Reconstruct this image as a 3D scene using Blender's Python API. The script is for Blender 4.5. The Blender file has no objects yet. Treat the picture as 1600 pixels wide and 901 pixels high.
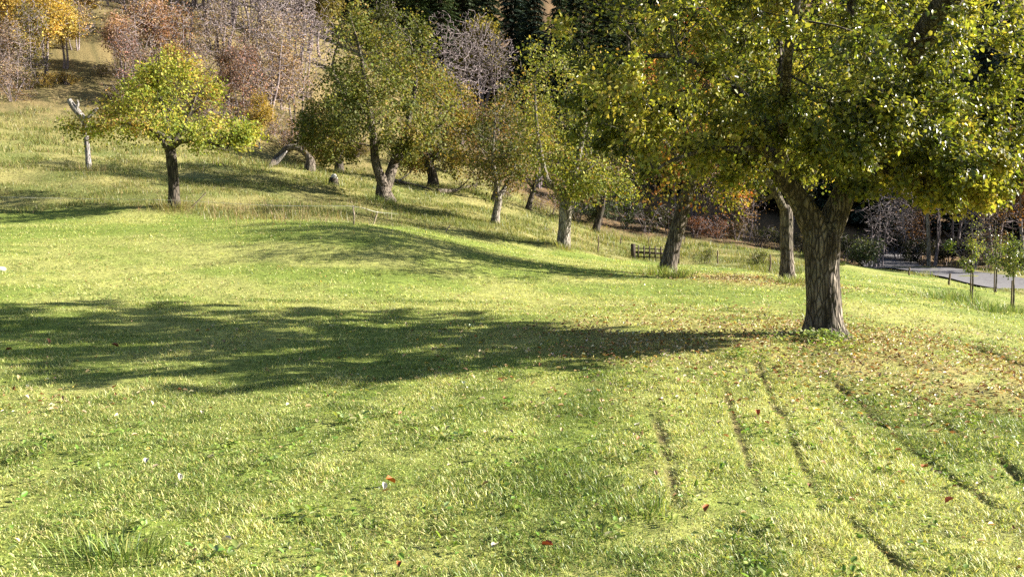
import bpy, math, random
import numpy as np
from mathutils import Vector

# ------------------------------------------------------------------ camera, sky, sun, exposure
sc = bpy.context.scene
F, CX, CY, HOR, EYE = 1386.0, 800.0, 450.5, 346.0, 1.6
TH = math.atan((CY - HOR) / F)
cam_d = bpy.data.cameras.new('camera'); cam = bpy.data.objects.new('camera', cam_d)
sc.collection.objects.link(cam); sc.camera = cam
cam.location = (0, 0, EYE); cam.rotation_euler = (math.pi / 2 - TH, 0, 0)
cam_d.sensor_width = 36; cam_d.lens = 36 * F / 1600; cam_d.clip_start = .05; cam_d.clip_end = 3000

SUN_AZ, SUN_EL = 86.0, 27.0
world = bpy.data.worlds.new('World'); sc.world = world; world.use_nodes = True
wn = world.node_tree
sky = wn.nodes.new('ShaderNodeTexSky'); sky.sky_type = 'NISHITA'; sky.sun_disc = False
sky.sun_elevation = math.radians(SUN_EL); sky.sun_rotation = math.radians(SUN_AZ)
bg = wn.nodes['Background']; bg.inputs['Strength'].default_value = .05
wn.links.new(sky.outputs[0], bg.inputs[0])
sun_d = bpy.data.lights.new('sun', 'SUN'); sun = bpy.data.objects.new('sun', sun_d); sc.collection.objects.link(sun)
az, el = math.radians(SUN_AZ), math.radians(SUN_EL)
sdir = Vector((math.sin(az) * math.cos(el), math.cos(az) * math.cos(el), math.sin(el)))
sun.rotation_euler = sdir.to_track_quat('Z', 'Y').to_euler(); sun.location = (60, 20, 60)
sun_d.energy = 5.0; sun_d.angle = math.radians(.53); sun_d.color = (1.0, .93, .82)
vs = sc.view_settings
vs.view_transform = 'Standard'; vs.look = 'None'; vs.gamma = 1; vs.use_curve_mapping = False; vs.exposure = 1.98
cy = sc.cycles
cy.use_denoising = False; cy.max_bounces = 6; cy.diffuse_bounces = 3; cy.glossy_bounces = 2; cy.transmission_bounces = 4
cy.caustics_reflective = False; cy.caustics_refractive = False; cy.sample_clamp_indirect = 4

R = np.random.default_rng(7)

# ------------------------------------------------------------------ picture <-> place
def ray(u, v):
    c, s = math.cos(TH), math.sin(TH); up = -(v - CY) / F
    y = c + up * s
    return (u - CX) / F / y, (-s + up * c) / y
def P(u, v, Y):
    a, b = ray(u, v); return np.array([a * Y, Y, EYE + b * Y])

# ------------------------------------------------------------------ noise
def vnoise(x, y, seed=0):
    xi = np.floor(x).astype(np.int64); yi = np.floor(y).astype(np.int64)
    fx = x - xi; fy = y - yi; fx = fx * fx * (3 - 2 * fx); fy = fy * fy * (3 - 2 * fy)
    def h(a, b):
        n = (a * 374761393 + b * 668265263 + seed * 1442695041) & 0x7fffffff
        n = ((n ^ (n >> 13)) * 1274126177) & 0x7fffffff
        return ((n ^ (n >> 16)) & 0xffff) / 65535.0
    return (h(xi, yi) * (1 - fx) + h(xi + 1, yi) * fx) * (1 - fy) + (h(xi, yi + 1) * (1 - fx) + h(xi + 1, yi + 1) * fx) * fy
def fbm(x, y, o=3, seed=0):
    r, a, t = 0, .5, 0
    for k in range(o):
        r = r + a * vnoise(x * 2 ** k, y * 2 ** k, seed + k * 17); t += a; a *= .5
    return r / t
def sstep(a, b, x):
    t = np.clip((x - a) / (b - a), 0, 1); return t * t * (3 - 2 * t)

# ------------------------------------------------------------------ terrain: spots of known depth in the picture, then far hill spots
PIX = [(1290,525,12.4),(1040,428,25),(1230,440,23.6),(272,325,30),(138,267,38),(600,315,40),(775,350,38),(880,388,33),(1010,405,43),
 (1582,488,26),(1517,468,29),(1557,457,33),(1340,421,55),(1100,377,58),(930,365,56),
 (530,268,55),(675,290,52),(480,262,50),(430,258,52),(820,322,53),(0,170,56),(130,130,64),(300,190,58),(410,140,70),
 (0,338,29),(0,450,17),(0,400,21),(0,300,33),(0,520,12.6),(0,600,9.3),(300,335,29.5),(540,365,24),(540,345,29),(800,450,20),(800,400,27),
 (870,392,32),(700,362,32.5),(1000,450,20.5),(400,520,12.6),(400,600,9.1),(400,450,17.8),(400,400,22),(700,520,12.7),(800,620,8.2),
 (1600,560,13),(1600,640,8.6),(1600,700,6.9),(1450,540,12.8),(1350,470,19),(1400,500,17),(1500,520,16),(1480,470,26),
 (1300,412,47),(1250,398,52),(1330,440,28),(1130,418,35),(1010,416,35),(1100,421,32),(950,406,38),(1060,405,43),
 (800,901,4.0),(100,901,4.0),(1500,901,4.0),(800,720,5.9),(200,720,5.9),(1300,720,6.1)]
CP = [P(*p) for p in PIX]
CP += [np.array(c, float) for c in [(22,30,-1.4),(21,36,-1.3),(25,36,-1.35),(21,42,-1.25),(26,42,-1.3),(22,48,-1.25),(26.5,48,-1.2),(23,54,-1.25),(27,54,-1.2),(0,0,0),(-6,0,.15),(6,0,-.1),(0,-8,0),(-20,0,1.5),(20,0,-1.8),(-25,15,2.2),(-30,30,4.5),(20,14,-1.5),(28,30,-1.9),(26,40,-1.7),
 (0,-40,0),(-50,-30,5),(50,-30,-3),(-60,40,14),(60,30,-1),(45,60,0),(34,60,-1.3),(20,62,-.2),(8,64,1.5),(0,66,4.5),(-10,68,8.5),(-22,74,14.5),(-34,78,18.5),
 (-50,80,22),(-60,110,36),(-30,105,28),(-8,100,16),(10,95,9),(30,90,5),(55,90,4),(80,60,1),(100,30,1),(-90,60,27),
 (0,140,36),(40,140,24),(-60,150,56),(80,140,20),(-120,120,60),(0,200,72),(80,200,55),(-100,220,95),(140,120,14),(160,40,6),(-150,0,30),(150,-60,0),(-120,-100,14),(0,-150,0),(200,200,60),(-200,150,80),(0,320,120),(-220,320,140),(220,320,110)]]
CP = np.array(CP)
_S = 40.0
def _phi(d2): return .5 * d2 * np.log(d2 + 1e-12)
_xy = CP[:, :2] / _S; _n = len(CP)
_d2 = ((_xy[:, None] - _xy[None]) ** 2).sum(-1)
_A = np.zeros((_n + 3, _n + 3)); _A[:_n, :_n] = _phi(_d2) + np.eye(_n) * 2e-5
_A[:_n, _n] = 1; _A[:_n, _n + 1:] = _xy; _A[_n, :_n] = 1; _A[_n + 1:, :_n] = _xy.T
_W = np.linalg.solve(_A, np.concatenate([CP[:, 2], [0, 0, 0]]))
def H(x, y):
    x = np.atleast_1d(np.asarray(x, float)); y = np.atleast_1d(np.asarray(y, float))
    out = np.empty_like(x)
    for i in range(0, len(x), 60000):
        q = np.stack([x[i:i + 60000], y[i:i + 60000]], 1) / _S
        d2 = ((q[:, None] - _xy[None]) ** 2).sum(-1)
        out[i:i + 60000] = _phi(d2) @ _W[:_n] + _W[_n] + q @ _W[_n + 1:]
    return out
def hz(x, y): return float(H(x, y)[0])
def at(u, v, y0=3.0, y1=160.0):
    a, b = ray(u, v); Y = np.geomspace(y0, y1, 3000)
    below = EYE + b * Y < H(a * Y, Y)
    i = int(np.argmax(below)) if below.any() else len(Y) - 1
    return np.array([a * Y[i], Y[i], hz(a * Y[i], Y[i])])
def G(u, Y):
    x = (u - CX) / F * Y; return np.array([x, Y, hz(x, Y)])

def seg_dist(x, y, pts):
    d = np.full(len(x), 1e9); t_all = np.zeros(len(x))
    for a, b in zip(pts[:-1], pts[1:]):
        ab = b[:2] - a[:2]; L = (ab ** 2).sum() + 1e-9
        t = np.clip(((x - a[0]) * ab[0] + (y - a[1]) * ab[1]) / L, 0, 1)
        d = np.minimum(d, np.hypot(x - a[0] - t * ab[0], y - a[1] - t * ab[1]))
    return d
GROOVES = [([(1178,552),(1188,580),(1200,605),(1214,640),(1232,672),(1240,690),(1262,740),(1285,790)], 0.046, 0.034),
           ([(1285,580),(1345,630),(1385,665),(1420,700),(1460,722),(1500,755),(1560,800)], 0.053, 0.039),
           ([(1300,650),(1335,695),(1375,740)], 0.037, 0.030),
           ([(1440,640),(1515,690),(1560,715),(1600,750)], 0.043, 0.037),
           ([(1516,539),(1550,552),(1604,573)], .20, .08),
           ([(1020,650),(1035,680),(1050,740),(1058,790)], 0.031, 0.046),
           ([(1130,600),(1155,680),(1185,760),(1195,800)], 0.028, 0.034),
           ([(1320,800),(1380,850),(1420,890)], .04, .03), ([(1560,600),(1600,625)], .06, .04)]
GROOVES = [([at(*p) for p in g], dp, w) for g, dp, w in GROOVES]
def groove(x, y):
    dz = np.zeros(len(x)); m = np.zeros(len(x))
    near = (np.hypot(x, y) < 22) & (x > .5)
    xi, yi = x[near], y[near]
    wob = (fbm(xi * 1.7, yi * 1.7, 2, 5) - .5) * .16
    for pts, dp, w in GROOVES:
        g = np.exp(-((seg_dist(xi, yi, pts) + wob * .25) / w) ** 2) * (.65 + .35 * sstep(.36, .5, fbm(xi * 5, yi * 5, 2, 77))) * (.5 + .5 * sstep(.32, .5,  fbm(xi * 2.3 + 9, yi * 2.3, 2, 8)))
        dz[near] -= dp * g; m[near] = np.maximum(m[near], g)
    return dz, m
def micro(x, y):
    r = np.hypot(x, y); k = 1 - sstep(18, 34, r)
    return (((fbm(x * 1.3, y * 1.3, 2, 21) - .5) * .07 + (fbm(x * 4.5, y * 4.5, 2, 22) - .5) * .035) * k
            + (fbm(x * .6, y * .6, 2, 24) - .5) * .35 * rough(x, y) * sstep(20, 34, r))

# where the mown field ends (world curve, by azimuth)
_bl = [at(*p) for p in [(-500,345),(-200,340),(0,336),(150,331),(272,329),(400,342),(560,351),(700,362),(800,378),(870,391),(990,408),(1100,413),(1210,429),(1300,426),(1345,415),(1420,428),(1500,440),(1600,464),(1800,500)]]
_bz = np.array([math.atan2(p[0], p[1]) for p in _bl]); _br = np.array([math.hypot(p[0], p[1]) for p in _bl])
_o = np.argsort(_bz); _bz, _br = _bz[_o], _br[_o]
def rough(x, y):
    a = np.arctan2(x, y); r = np.hypot(x, y)
    rb = np.interp(a, _bz, _br) * (1 + (fbm(a * 30, a * 0, 2, 40) - .5) * .05)
    return sstep(-.5, .9, r - rb)
def woods(x, y):
    a = np.arctan2(x, y)
    w = np.interp(a, [-.6, -.45, -.3, -.12, 0, .1, .25, .4, .6], [60, 64, 66, 66, 62, 58, 58, 58, 56])
    return sstep(-2, 4, np.hypot(x, y) - w + (fbm(x * .2, y * .2, 2, 51) - .5) * 8)
MAIN = at(1290, 525)
def litter(x, y):
    d = np.hypot((x - MAIN[0] - .6) / 1.15, (y - MAIN[1] + .8))
    k = .8 * np.exp(-(d / 4.2) ** 2) * (.5 + .5 * sstep(-2.6, 1.2, x - MAIN[0] + 1.2))
    k = np.maximum(k, .95 * np.exp(-((x - MAIN[0] - 2.2) / 1.9) ** 2 - ((y - MAIN[1] + .3) / 1.3) ** 2)); k = np.maximum(k, .8 * np.exp(-((x - MAIN[0] + 2.6) / 1.6) ** 2 - ((y - MAIN[1] + .6) / 2.2) ** 2))
    B = at(1180, 437)
    k = np.maximum(k, .9 * np.exp(-((x - B[0]) / 2.2) ** 2 - ((y - B[1]) / 2.2) ** 2))
    k = np.maximum(k, .22 * np.exp(-((x + 4.6) / 1.3) ** 2 - ((y - 8.1) / .8) ** 2))
    return k * sstep(.18, .45, fbm(x * 1.1, y * 1.1, 3, 61))

# ------------------------------------------------------------------ object helpers
def link(o, parent=None):
    sc.collection.objects.link(o)
    if parent is not None: o.parent = parent
    return o
def tag(o, label=None, cat=None, group=None, kind=None):
    if label: o['label'] = label
    if cat: o['category'] = cat
    if group: o['group'] = group
    if kind: o['kind'] = kind
    return o
def empty(name, loc, label=None, cat=None, group=None):
    o = bpy.data.objects.new(name, None); o.location = Vector(loc); o.empty_display_size = .3
    return tag(link(o), label, cat, group)
def mesh_obj(name, V, Fc, mat, parent=None, col=None, smooth=False, off=None):
    """V (n,3); Fc: one face array or a list of face arrays (m,k) - linked as ONE mesh object."""
    V = np.asarray(V, np.float32)
    if off is not None: V = V - np.asarray(off, np.float32)
    if not isinstance(Fc, list): Fc = [Fc]
    Fc = [np.asarray(f, np.int32) for f in Fc if len(f)]
    me = bpy.data.meshes.new(name)
    me.vertices.add(len(V)); me.vertices.foreach_set('co', V.ravel())
    li = np.concatenate([f.ravel() for f in Fc]); n = np.concatenate([np.full(len(f), f.shape[1], np.int32) for f in Fc])
    me.loops.add(len(li)); me.loops.foreach_set('vertex_index', li.astype(np.int32))
    st = np.concatenate([[0], np.cumsum(n)[:-1]]).astype(np.int32)
    me.polygons.add(len(n)); me.polygons.foreach_set('loop_start', st); me.polygons.foreach_set('loop_total', n)
    if smooth: me.polygons.foreach_set('use_smooth', np.ones(len(n), bool))
    me.update(calc_edges=True); me.validate()
    if col is not None:
        a = me.color_attributes.new('Col', 'FLOAT_COLOR', 'POINT')
        c = np.ones((len(V), 4), np.float32); c[:, :3] = col; a.data.foreach_set('color', c.ravel())
    if mat: me.materials.append(mat)
    return link(bpy.data.objects.new(name, me), parent)
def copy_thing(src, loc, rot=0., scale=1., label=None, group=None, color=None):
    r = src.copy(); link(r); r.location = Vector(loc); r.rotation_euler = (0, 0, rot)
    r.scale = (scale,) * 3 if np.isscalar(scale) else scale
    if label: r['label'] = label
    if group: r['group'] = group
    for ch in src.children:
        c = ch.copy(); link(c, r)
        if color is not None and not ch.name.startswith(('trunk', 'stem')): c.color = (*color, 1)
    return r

# ------------------------------------------------------------------ materials
def new_mat(name):
    m = bpy.data.materials.new(name); m.use_nodes = True; nt = m.node_tree; nt.nodes.clear()
    out = nt.nodes.new('ShaderNodeOutputMaterial'); return m, nt, out
def N(nt, t, **kw):
    n = nt.nodes.new(t)
    for k, v in kw.items():
        if k in n.inputs: n.inputs[k].default_value = v
        else: setattr(n, k, v)
    return n
def mixc(nt, a, b, f, mode='MIX'):
    m = nt.nodes.new('ShaderNodeMix'); m.data_type = 'RGBA'; m.blend_type = mode
    for sock, val in ((m.inputs[0], f), (m.inputs[6], a), (m.inputs[7], b)):
        if hasattr(val, 'is_linked'): nt.links.new(val, sock)
        else: sock.default_value = val if np.isscalar(val) else (*val, 1) if len(val) == 3 else val
    return m.outputs[2]
def leaf_material(name, transl=.4, gloss=.35, rough_=.42, tint=(1.15, 1.1, .55)):
    m, nt, out = new_mat(name); L = nt.links.new
    at_ = N(nt, 'ShaderNodeAttribute', attribute_name='Col'); oi = N(nt, 'ShaderNodeObjectInfo')
    c = mixc(nt, at_.outputs[0], oi.outputs['Color'], 1.0, 'MULTIPLY')
    b = N(nt, 'ShaderNodeBsdfPrincipled', Roughness=rough_); b.inputs['Specular IOR Level'].default_value = gloss
    L(c, b.inputs['Base Color'])
    t = N(nt, 'ShaderNodeBsdfTranslucent'); L(mixc(nt, c, tint, 1.0, 'MULTIPLY'), t.inputs['Color'])
    mx = N(nt, 'ShaderNodeMixShader', Fac=transl); L(b.outputs[0], mx.inputs[1]); L(t.outputs[0], mx.inputs[2]); L(mx.outputs[0], out.inputs[0])
    return m
def bark_material(name, dark, light, scale=7., bump=.6, zs=.18, lo=.4, hi=.62):
    m, nt, out = new_mat(name); L = nt.links.new
    g = N(nt, 'ShaderNodeNewGeometry') ; tc = N(nt, 'ShaderNodeTexCoord')
    mp = N(nt, 'ShaderNodeMapping'); mp.inputs['Scale'].default_value = (1, 1, zs); L(tc.outputs['Object'], mp.inputs[0])
    n1 = N(nt, 'ShaderNodeTexNoise', Scale=scale, Detail=6., Roughness=.65); L(mp.outputs[0], n1.inputs[0])
    v1 = N(nt, 'ShaderNodeTexVoronoi', Scale=scale * 2.2); v1.feature = 'DISTANCE_TO_EDGE'; L(mp.outputs[0], v1.inputs[0])
    n2 = N(nt, 'ShaderNodeTexNoise', Scale=2.3, Detail=3.); L(tc.outputs['Object'], n2.inputs[0])
    r = N(nt, 'ShaderNodeMapRange'); r.inputs[1].default_value = lo; r.inputs[2].default_value = hi; L(n1.outputs[0], r.inputs[0])
    c = mixc(nt, dark, light, r.outputs[0])
    c = mixc(nt, c, tuple(.6 * x + .4 * y for x, y in zip((.09, .10, .05), light)), N2(nt, n2.outputs[0], .52, .72))
    c = mixc(nt, tuple(.5 * x for x in dark), c, N2(nt, v1.outputs[0], 0, .16))
    b = N(nt, 'ShaderNodeBsdfPrincipled', Roughness=.9); b.inputs['Specular IOR Level'].default_value = .2; L(c, b.inputs['Base Color'])
    ad = N(nt, 'ShaderNodeMath', operation='ADD'); L(n1.outputs[0], ad.inputs[0]); L(N2(nt, v1.outputs[0], 0, .3), ad.inputs[1])
    bp = N(nt, 'ShaderNodeBump', Strength=bump, Distance=.03); L(ad.outputs[0], bp.inputs['Height']); L(bp.outputs[0], b.inputs['Normal'])
    L(b.outputs[0], out.inputs[0]); return m
def N2(nt, sock, a, b):
    r = N(nt, 'ShaderNodeMapRange'); r.inputs[1].default_value = a; r.inputs[2].default_value = b; nt.links.new(sock, r.inputs[0]); return r.outputs[0]
def plain_material(name, col, col2=None, scale=20., rough_=.8, bump=.3, spec=.3, dist=.01):
    m, nt, out = new_mat(name); L = nt.links.new
    tc = N(nt, 'ShaderNodeTexCoord'); n1 = N(nt, 'ShaderNodeTexNoise', Scale=scale, Detail=5., Roughness=.6); L(tc.outputs['Object'], n1.inputs[0])
    c = mixc(nt, col, col2 or tuple(x * .6 for x in col), N2(nt, n1.outputs[0], .35, .65))
    b = N(nt, 'ShaderNodeBsdfPrincipled', Roughness=rough_); b.inputs['Specular IOR Level'].default_value = spec; L(c, b.inputs['Base Color'])
    bp = N(nt, 'ShaderNodeBump', Strength=bump, Distance=dist); L(n1.outputs[0], bp.inputs['Height']); L(bp.outputs[0], b.inputs['Normal'])
    L(b.outputs[0], out.inputs[0]); return m
M_ground, nt, out = new_mat('soil_and_turf')
a_ = N(nt, 'ShaderNodeAttribute', attribute_name='Col'); tc = N(nt, 'ShaderNodeTexCoord')
n1 = N(nt, 'ShaderNodeTexNoise', Scale=9., Detail=7., Roughness=.7); nt.links.new(tc.outputs['Object'], n1.inputs[0])
c_ = mixc(nt, a_.outputs[0], mixc(nt, (.45, .45, .45), (1.5, 1.5, 1.4), N2(nt, n1.outputs[0], .3, .7)), 1.0, 'MULTIPLY')
b_ = N(nt, 'ShaderNodeBsdfPrincipled', Roughness=.95); b_.inputs['Specular IOR Level'].default_value = .1
bp = N(nt, 'ShaderNodeBump', Strength=.8, Distance=.04); nt.links.new(n1.outputs[0], bp.inputs['Height']); nt.links.new(bp.outputs[0], b_.inputs['Normal'])
nt.links.new(c_, b_.inputs['Base Color']); nt.links.new(b_.outputs[0], out.inputs[0])
M_grass = leaf_material('grass_blades', .38, .35, .45, (1.1, 1.12, .55))
M_leaf = leaf_material('leaves', .45, .5, .38, (1.12, 1.12, .45))
M_leaf_far = leaf_material('far_leaves', .4, .18, .6, (1.15, 1.05, .55))
M_needle = leaf_material('needles', .12, .2, .6, (1, 1, .6))
M_litter = leaf_material('dry_leaves', .15, .3, .6, (1.1, 1, .7))
M_bark_main = bark_material('furrowed_grey_bark', (.05, .04, .03), (.25, .21, .17), 8., 1., .22)
M_bark = bark_material('orchard_bark', (.055, .043, .032), (.24, .20, .16), 8., .8, .2)
M_bark_pale = bark_material('grey_bark_pale', (.10, .085, .07), (.36, .32, .27), 7., .7, .2)
M_bark_bare = bark_material('ashen_twigs', (.17, .135, .135), (.36, .30, .30), 5., .3, .3)
M_bark_dark = bark_material('dark_wood_bark', (.03, .025, .02), (.11, .09, .07), 5., .5, .2)
M_dead = bark_material('bleached_dead_wood', (.12, .10, .09), (.50, .46, .43), 11., .9, .1, .34, .6)
M_road = plain_material('asphalt', (.15, .145, .15), (.085, .08, .085), 6., .9, .2)
M_wood = plain_material('weathered_wood', (.07, .05, .035), (.035, .026, .02), 25., .85, .4)
M_stake = plain_material('pale_stake_wood', (.42, .34, .26), (.26, .2, .14), 30., .8, .3)
M_post = plain_material('brown_stake_wood', (.16, .115, .075), (.08, .06, .04), 30., .85, .4)
M_rope = plain_material('white_fence_rope', (.55, .54, .5), (.42, .42, .38), 40., .7, .1)
M_stone = plain_material('pale_stone', (.62, .6, .58), (.4, .39, .37), 8., .85, .6, .3, .03)
M_wire = plain_material('rusty_wire', (.14, .11, .09), (.08, .06, .05), 40., .7, .1)

# ------------------------------------------------------------------ ground: one sheet to the horizon
phi = np.concatenate([np.radians(np.arange(-180, -44, 4.)), np.radians(np.arange(-44, 44, .29)), np.radians(np.arange(44, 180, 4.))])
rad = np.concatenate([np.geomspace(.3, 3.2, 36, endpoint=False), np.geomspace(3.2, 15, 310, endpoint=False), np.geomspace(15, 70, 150, endpoint=False), np.geomspace(70, 700, 44)])
rr, pp = np.meshgrid(rad, phi, indexing='ij'); gx = (rr * np.sin(pp)).ravel(); gy = (rr * np.cos(pp)).ravel()
gr_dz, gr_m = groove(gx, gy)
gzv = H(gx, gy) + micro(gx, gy) + gr_dz
nr, na = len(rad), len(phi)
I, J = np.meshgrid(np.arange(nr - 1), np.arange(na), indexing='ij'); J2 = (J + 1) % na
quads = np.stack([(I * na + J), (I * na + J2), ((I + 1) * na + J2), ((I + 1) * na + J)], -1).reshape(-1, 4)[:, ::-1]
gx = np.append(gx, 0); gy = np.append(gy, 0); gzv = np.append(gzv, hz(0, 0)); gr_m = np.append(gr_m, 0)
fan = np.stack([np.full(na, len(gx) - 1), (np.arange(na) + 1) % na, np.arange(na)], -1)
def lerp3(a, b, t): return np.asarray(a) * (1 - t[:, None]) + np.asarray(b) * t[:, None]
rg, wd, lt = rough(gx, gy), woods(gx, gy), litter(gx, gy)
s1 = fbm(gx * .5, gy * .5, 3, 71); s2 = fbm(gx * 2.1, gy * 2.1, 3, 72)
gc = lerp3((.15, .195, .04), (.26, .265, .085), sstep(.35, .7, s1))
gc = gc * (1 - rg[:, None]) + rg[:, None] * lerp3((.13, .145, .045), (.23, .21, .08), sstep(.3, .65, s1))
up_dry = sstep(46, 60, gy) * sstep(0, -12, gx)
gc = gc * (1 - up_dry[:, None]) + up_dry[:, None] * lerp3((.12, .105, .045), (.22, .175, .08), sstep(.3, .7, s2))
fl = wd * (1 - up_dry * .75)
gc = gc * (1 - fl[:, None]) + fl[:, None] * lerp3((.07, .05, .03), (.17, .11, .06), sstep(.3, .7, s2))
gc = gc * (1 - .65 * lt[:, None]) + .65 * lt[:, None] * np.array([.26, .17, .085])
dirt = np.maximum(gr_m, .9 * np.exp(-(np.hypot(gx - MAIN[0] + .5, (gy - MAIN[1])) / .55) ** 2))
gc = gc * (1 - dirt[:, None]) + dirt[:, None] * np.array([.16, .13, .06])
o = mesh_obj('ground', np.stack([gx, gy, gzv], 1), [quads, fan[:, ::-1]], M_ground, None, gc, True); tag(o, kind='structure')

# ------------------------------------------------------------------ road: ribbon on the slope below the lawn, right
rl = [np.array(p, float) for p in [(20.6,22,0),(21.6,28,0),(22.4,34,0),(23.2,40,0),(24,46,0),(24.6,51,0),(24.6,56,0),(26.5,61,0),(30,67,0)]]
def smooth_path(pts, step):
    pts = np.asarray(pts, float); q = np.vstack([2 * pts[0] - pts[1], pts, 2 * pts[-1] - pts[-2]]); o_ = []
    for i in range(1, len(q) - 2):
        n = max(1, int(np.linalg.norm(q[i + 1] - q[i]) / step)); t = np.linspace(0, 1, n, endpoint=False)[:, None]
        a, b, c, d = q[i - 1], q[i], q[i + 1], q[i + 2]
        o_.append(.5 * (2 * b + (c - a) * t + (2 * a - 5 * b + 4 * c - d) * t ** 2 + (3 * b - a - 3 * c + d) * t ** 3))
    return np.vstack(o_ + [pts[-1:]])
ROADC = smooth_path(rl, .4)
tg = np.gradient(ROADC, axis=0); nx, ny = tg[:, 1], -tg[:, 0]; ln = np.hypot(nx, ny); nx, ny = nx / ln, ny / ln
offs = np.linspace(-2.2, 1.3, 9)
rx = (ROADC[:, 0, None] + nx[:, None] * offs); ry = (ROADC[:, 1, None] + ny[:, None] * offs)
rz = H(rx.ravel(), ry.ravel()) + .07
m_, k_ = rx.shape; I, J = np.meshgrid(np.arange(m_ - 1), np.arange(k_ - 1), indexing='ij')
q_ = np.stack([I * k_ + J, I * k_ + J + 1, (I + 1) * k_ + J + 1, (I + 1) * k_ + J], -1).reshape(-1, 4)
tag(mesh_obj('road', np.stack([rx.ravel(), ry.ravel(), rz], 1), q_[:, ::-1], M_road, None, None, True), kind='structure')
def road_dist(x, y): return seg_dist(x, y, list(ROADC[::3]))

# ------------------------------------------------------------------ grass
def blades(x, y, h, w, lean, col, segs, rng, az=None):
    n = len(x); z = H(x, y) + micro(x, y) + groove(x, y)[0] - .004
    a = rng.uniform(0, 2 * np.pi, n) if az is None else az
    d = np.stack([np.cos(a), np.sin(a)], 1)
    b = a + np.pi / 2 + rng.normal(0, .5, n); s = np.stack([np.cos(b), np.sin(b)], 1) * (w / 2)[:, None]
    B = np.stack([x, y, z], 1); tip = B.copy(); tip[:, :2] += d * (lean * h)[:, None]; tip[:, 2] += h * np.sqrt(np.clip(1 - .42 * lean ** 2, .07, 1))
    V = []; s3 = np.concatenate([s, np.zeros((n, 1))], 1)
    if segs == 1:
        V = np.stack([B - s3, B + s3, tip], 1).reshape(-1, 3); f = np.arange(3 * n).reshape(n, 3); c = np.repeat(col, 3, 0)
        return V, f, c
    mid = B * .45 + tip * .55; mid[:, 2] += h * .18
    V = np.stack([B - s3 * .8, B + s3 * .8, mid + s3 * .75, mid - s3 * .75, tip], 1).reshape(-1, 3)
    k = np.arange(n)[:, None] * 5
    f = np.concatenate([k + [0, 1, 2], k + [0, 2, 3], k + [3, 2, 4]]); return V, f, np.repeat(col, 5, 0)
def scatter(n, r0, r1, rng, a0=-.66, a1=.66, p=2.0):
    r = (rng.uniform(0, 1, n) * (r1 ** p - r0 ** p) + r0 ** p) ** (1 / p); a = rng.uniform(a0, a1, n)
    return r * np.sin(a), r * np.cos(a)
def pick(n, pal, rng, jit=.25):
    c = np.array([p[:3] for p in pal], float); w = np.array([p[3] for p in pal], float)
    i = rng.choice(len(pal), n, p=w / w.sum()); return c[i] * np.exp(rng.normal(0, jit, (n, 1))) * np.exp(rng.normal(0, .08, (n, 3)))
GREEN = [(.118, .178, .036, 5), (.19, .24, .056, 5), (.31, .345, .115, 3), (.05, .095, .018, 2.5)]
STRAW = [(.58, .56, .27, 2.5), (.48, .48, .18, 3), (.38, .41, .11, 3)]
DRY = [(.27, .225, .10, 3), (.22, .205, .075, 3), (.17, .18, .05, 3), (.24, .17, .095, 1)]
def grass_cols(x, y, rng, dryness):
    n = len(x); g = pick(n, GREEN, rng); s = pick(n, STRAW, rng)
    k = (rng.uniform(0, 1, n) < dryness)[:, None]; return np.where(k, s, g)
def mown_dry(x, y):
    cl = fbm(x * .9, y * .9, 3, 81); st = fbm((x * .35 + y * .02), (y - .12 * x) * 3.0, 2, 82)  # clippings left in mowing rows
    far = sstep(10, 18, np.hypot(x, y)); st = .5 + (st - .5) * 1.7
    lane = fbm((x - .15 * y) * 1.9 + 20, y * .12, 2, 83); near = 1 - far
    return np.clip(.17 + near * sstep(-3, 0, x) * (lane - .45) * 2.4 + .9 * (cl - .45) * (1 - .3 * far) + far * (1.5 * (st - .45) + .10) + .12, .02, .9)
parts = []
def mown(n, r0, r1, hh, ww, segs, p=2.0, wide=.72):
    x, y = scatter(n, r0, r1, R, -wide, wide, p=p)
    tall = fbm(x * 2.6, y * 2.6, 2, 91); patch = fbm(x * .8 + 3, y * .8, 2, 92)
    keep = (R.uniform(0, 1, n) > rough(x, y)) & (R.uniform(0, 1, n) > groove(x, y)[1] * .9) & (R.uniform(0, 1, n) < .6 + .8 * sstep(.2, .5, tall))
    keep &= R.uniform(0, 1, n) > .85 * np.exp(-(np.hypot(x - MAIN[0] + .3, y - MAIN[1]) / .42) ** 2)
    keep &= R.uniform(0, 1, n) > .7 * litter(x, y)
    x, y, tall, patch = x[keep], y[keep], tall[keep], patch[keep]; m = len(x)
    h = hh * (.6 + .8 * sstep(.3, .75, tall)) * R.uniform(.6, 1.35, m) * (.75 + .6 * patch)
    parts.append(blades(x, y, h, ww * R.uniform(.7, 1.3, m), R.uniform(.5, 1.9, m), grass_cols(x, y, R, mown_dry(x, y)), segs, R))
mown(700000, 2.5, 9.5, .030, .0050, 2, 1.6, .92)
mown(350000, 9, 17, .036, .0085, 1)
mown(230000, 16.5, 31, .042, .015, 1)
mown(50000, 30, 48, .06, .028, 1)
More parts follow.
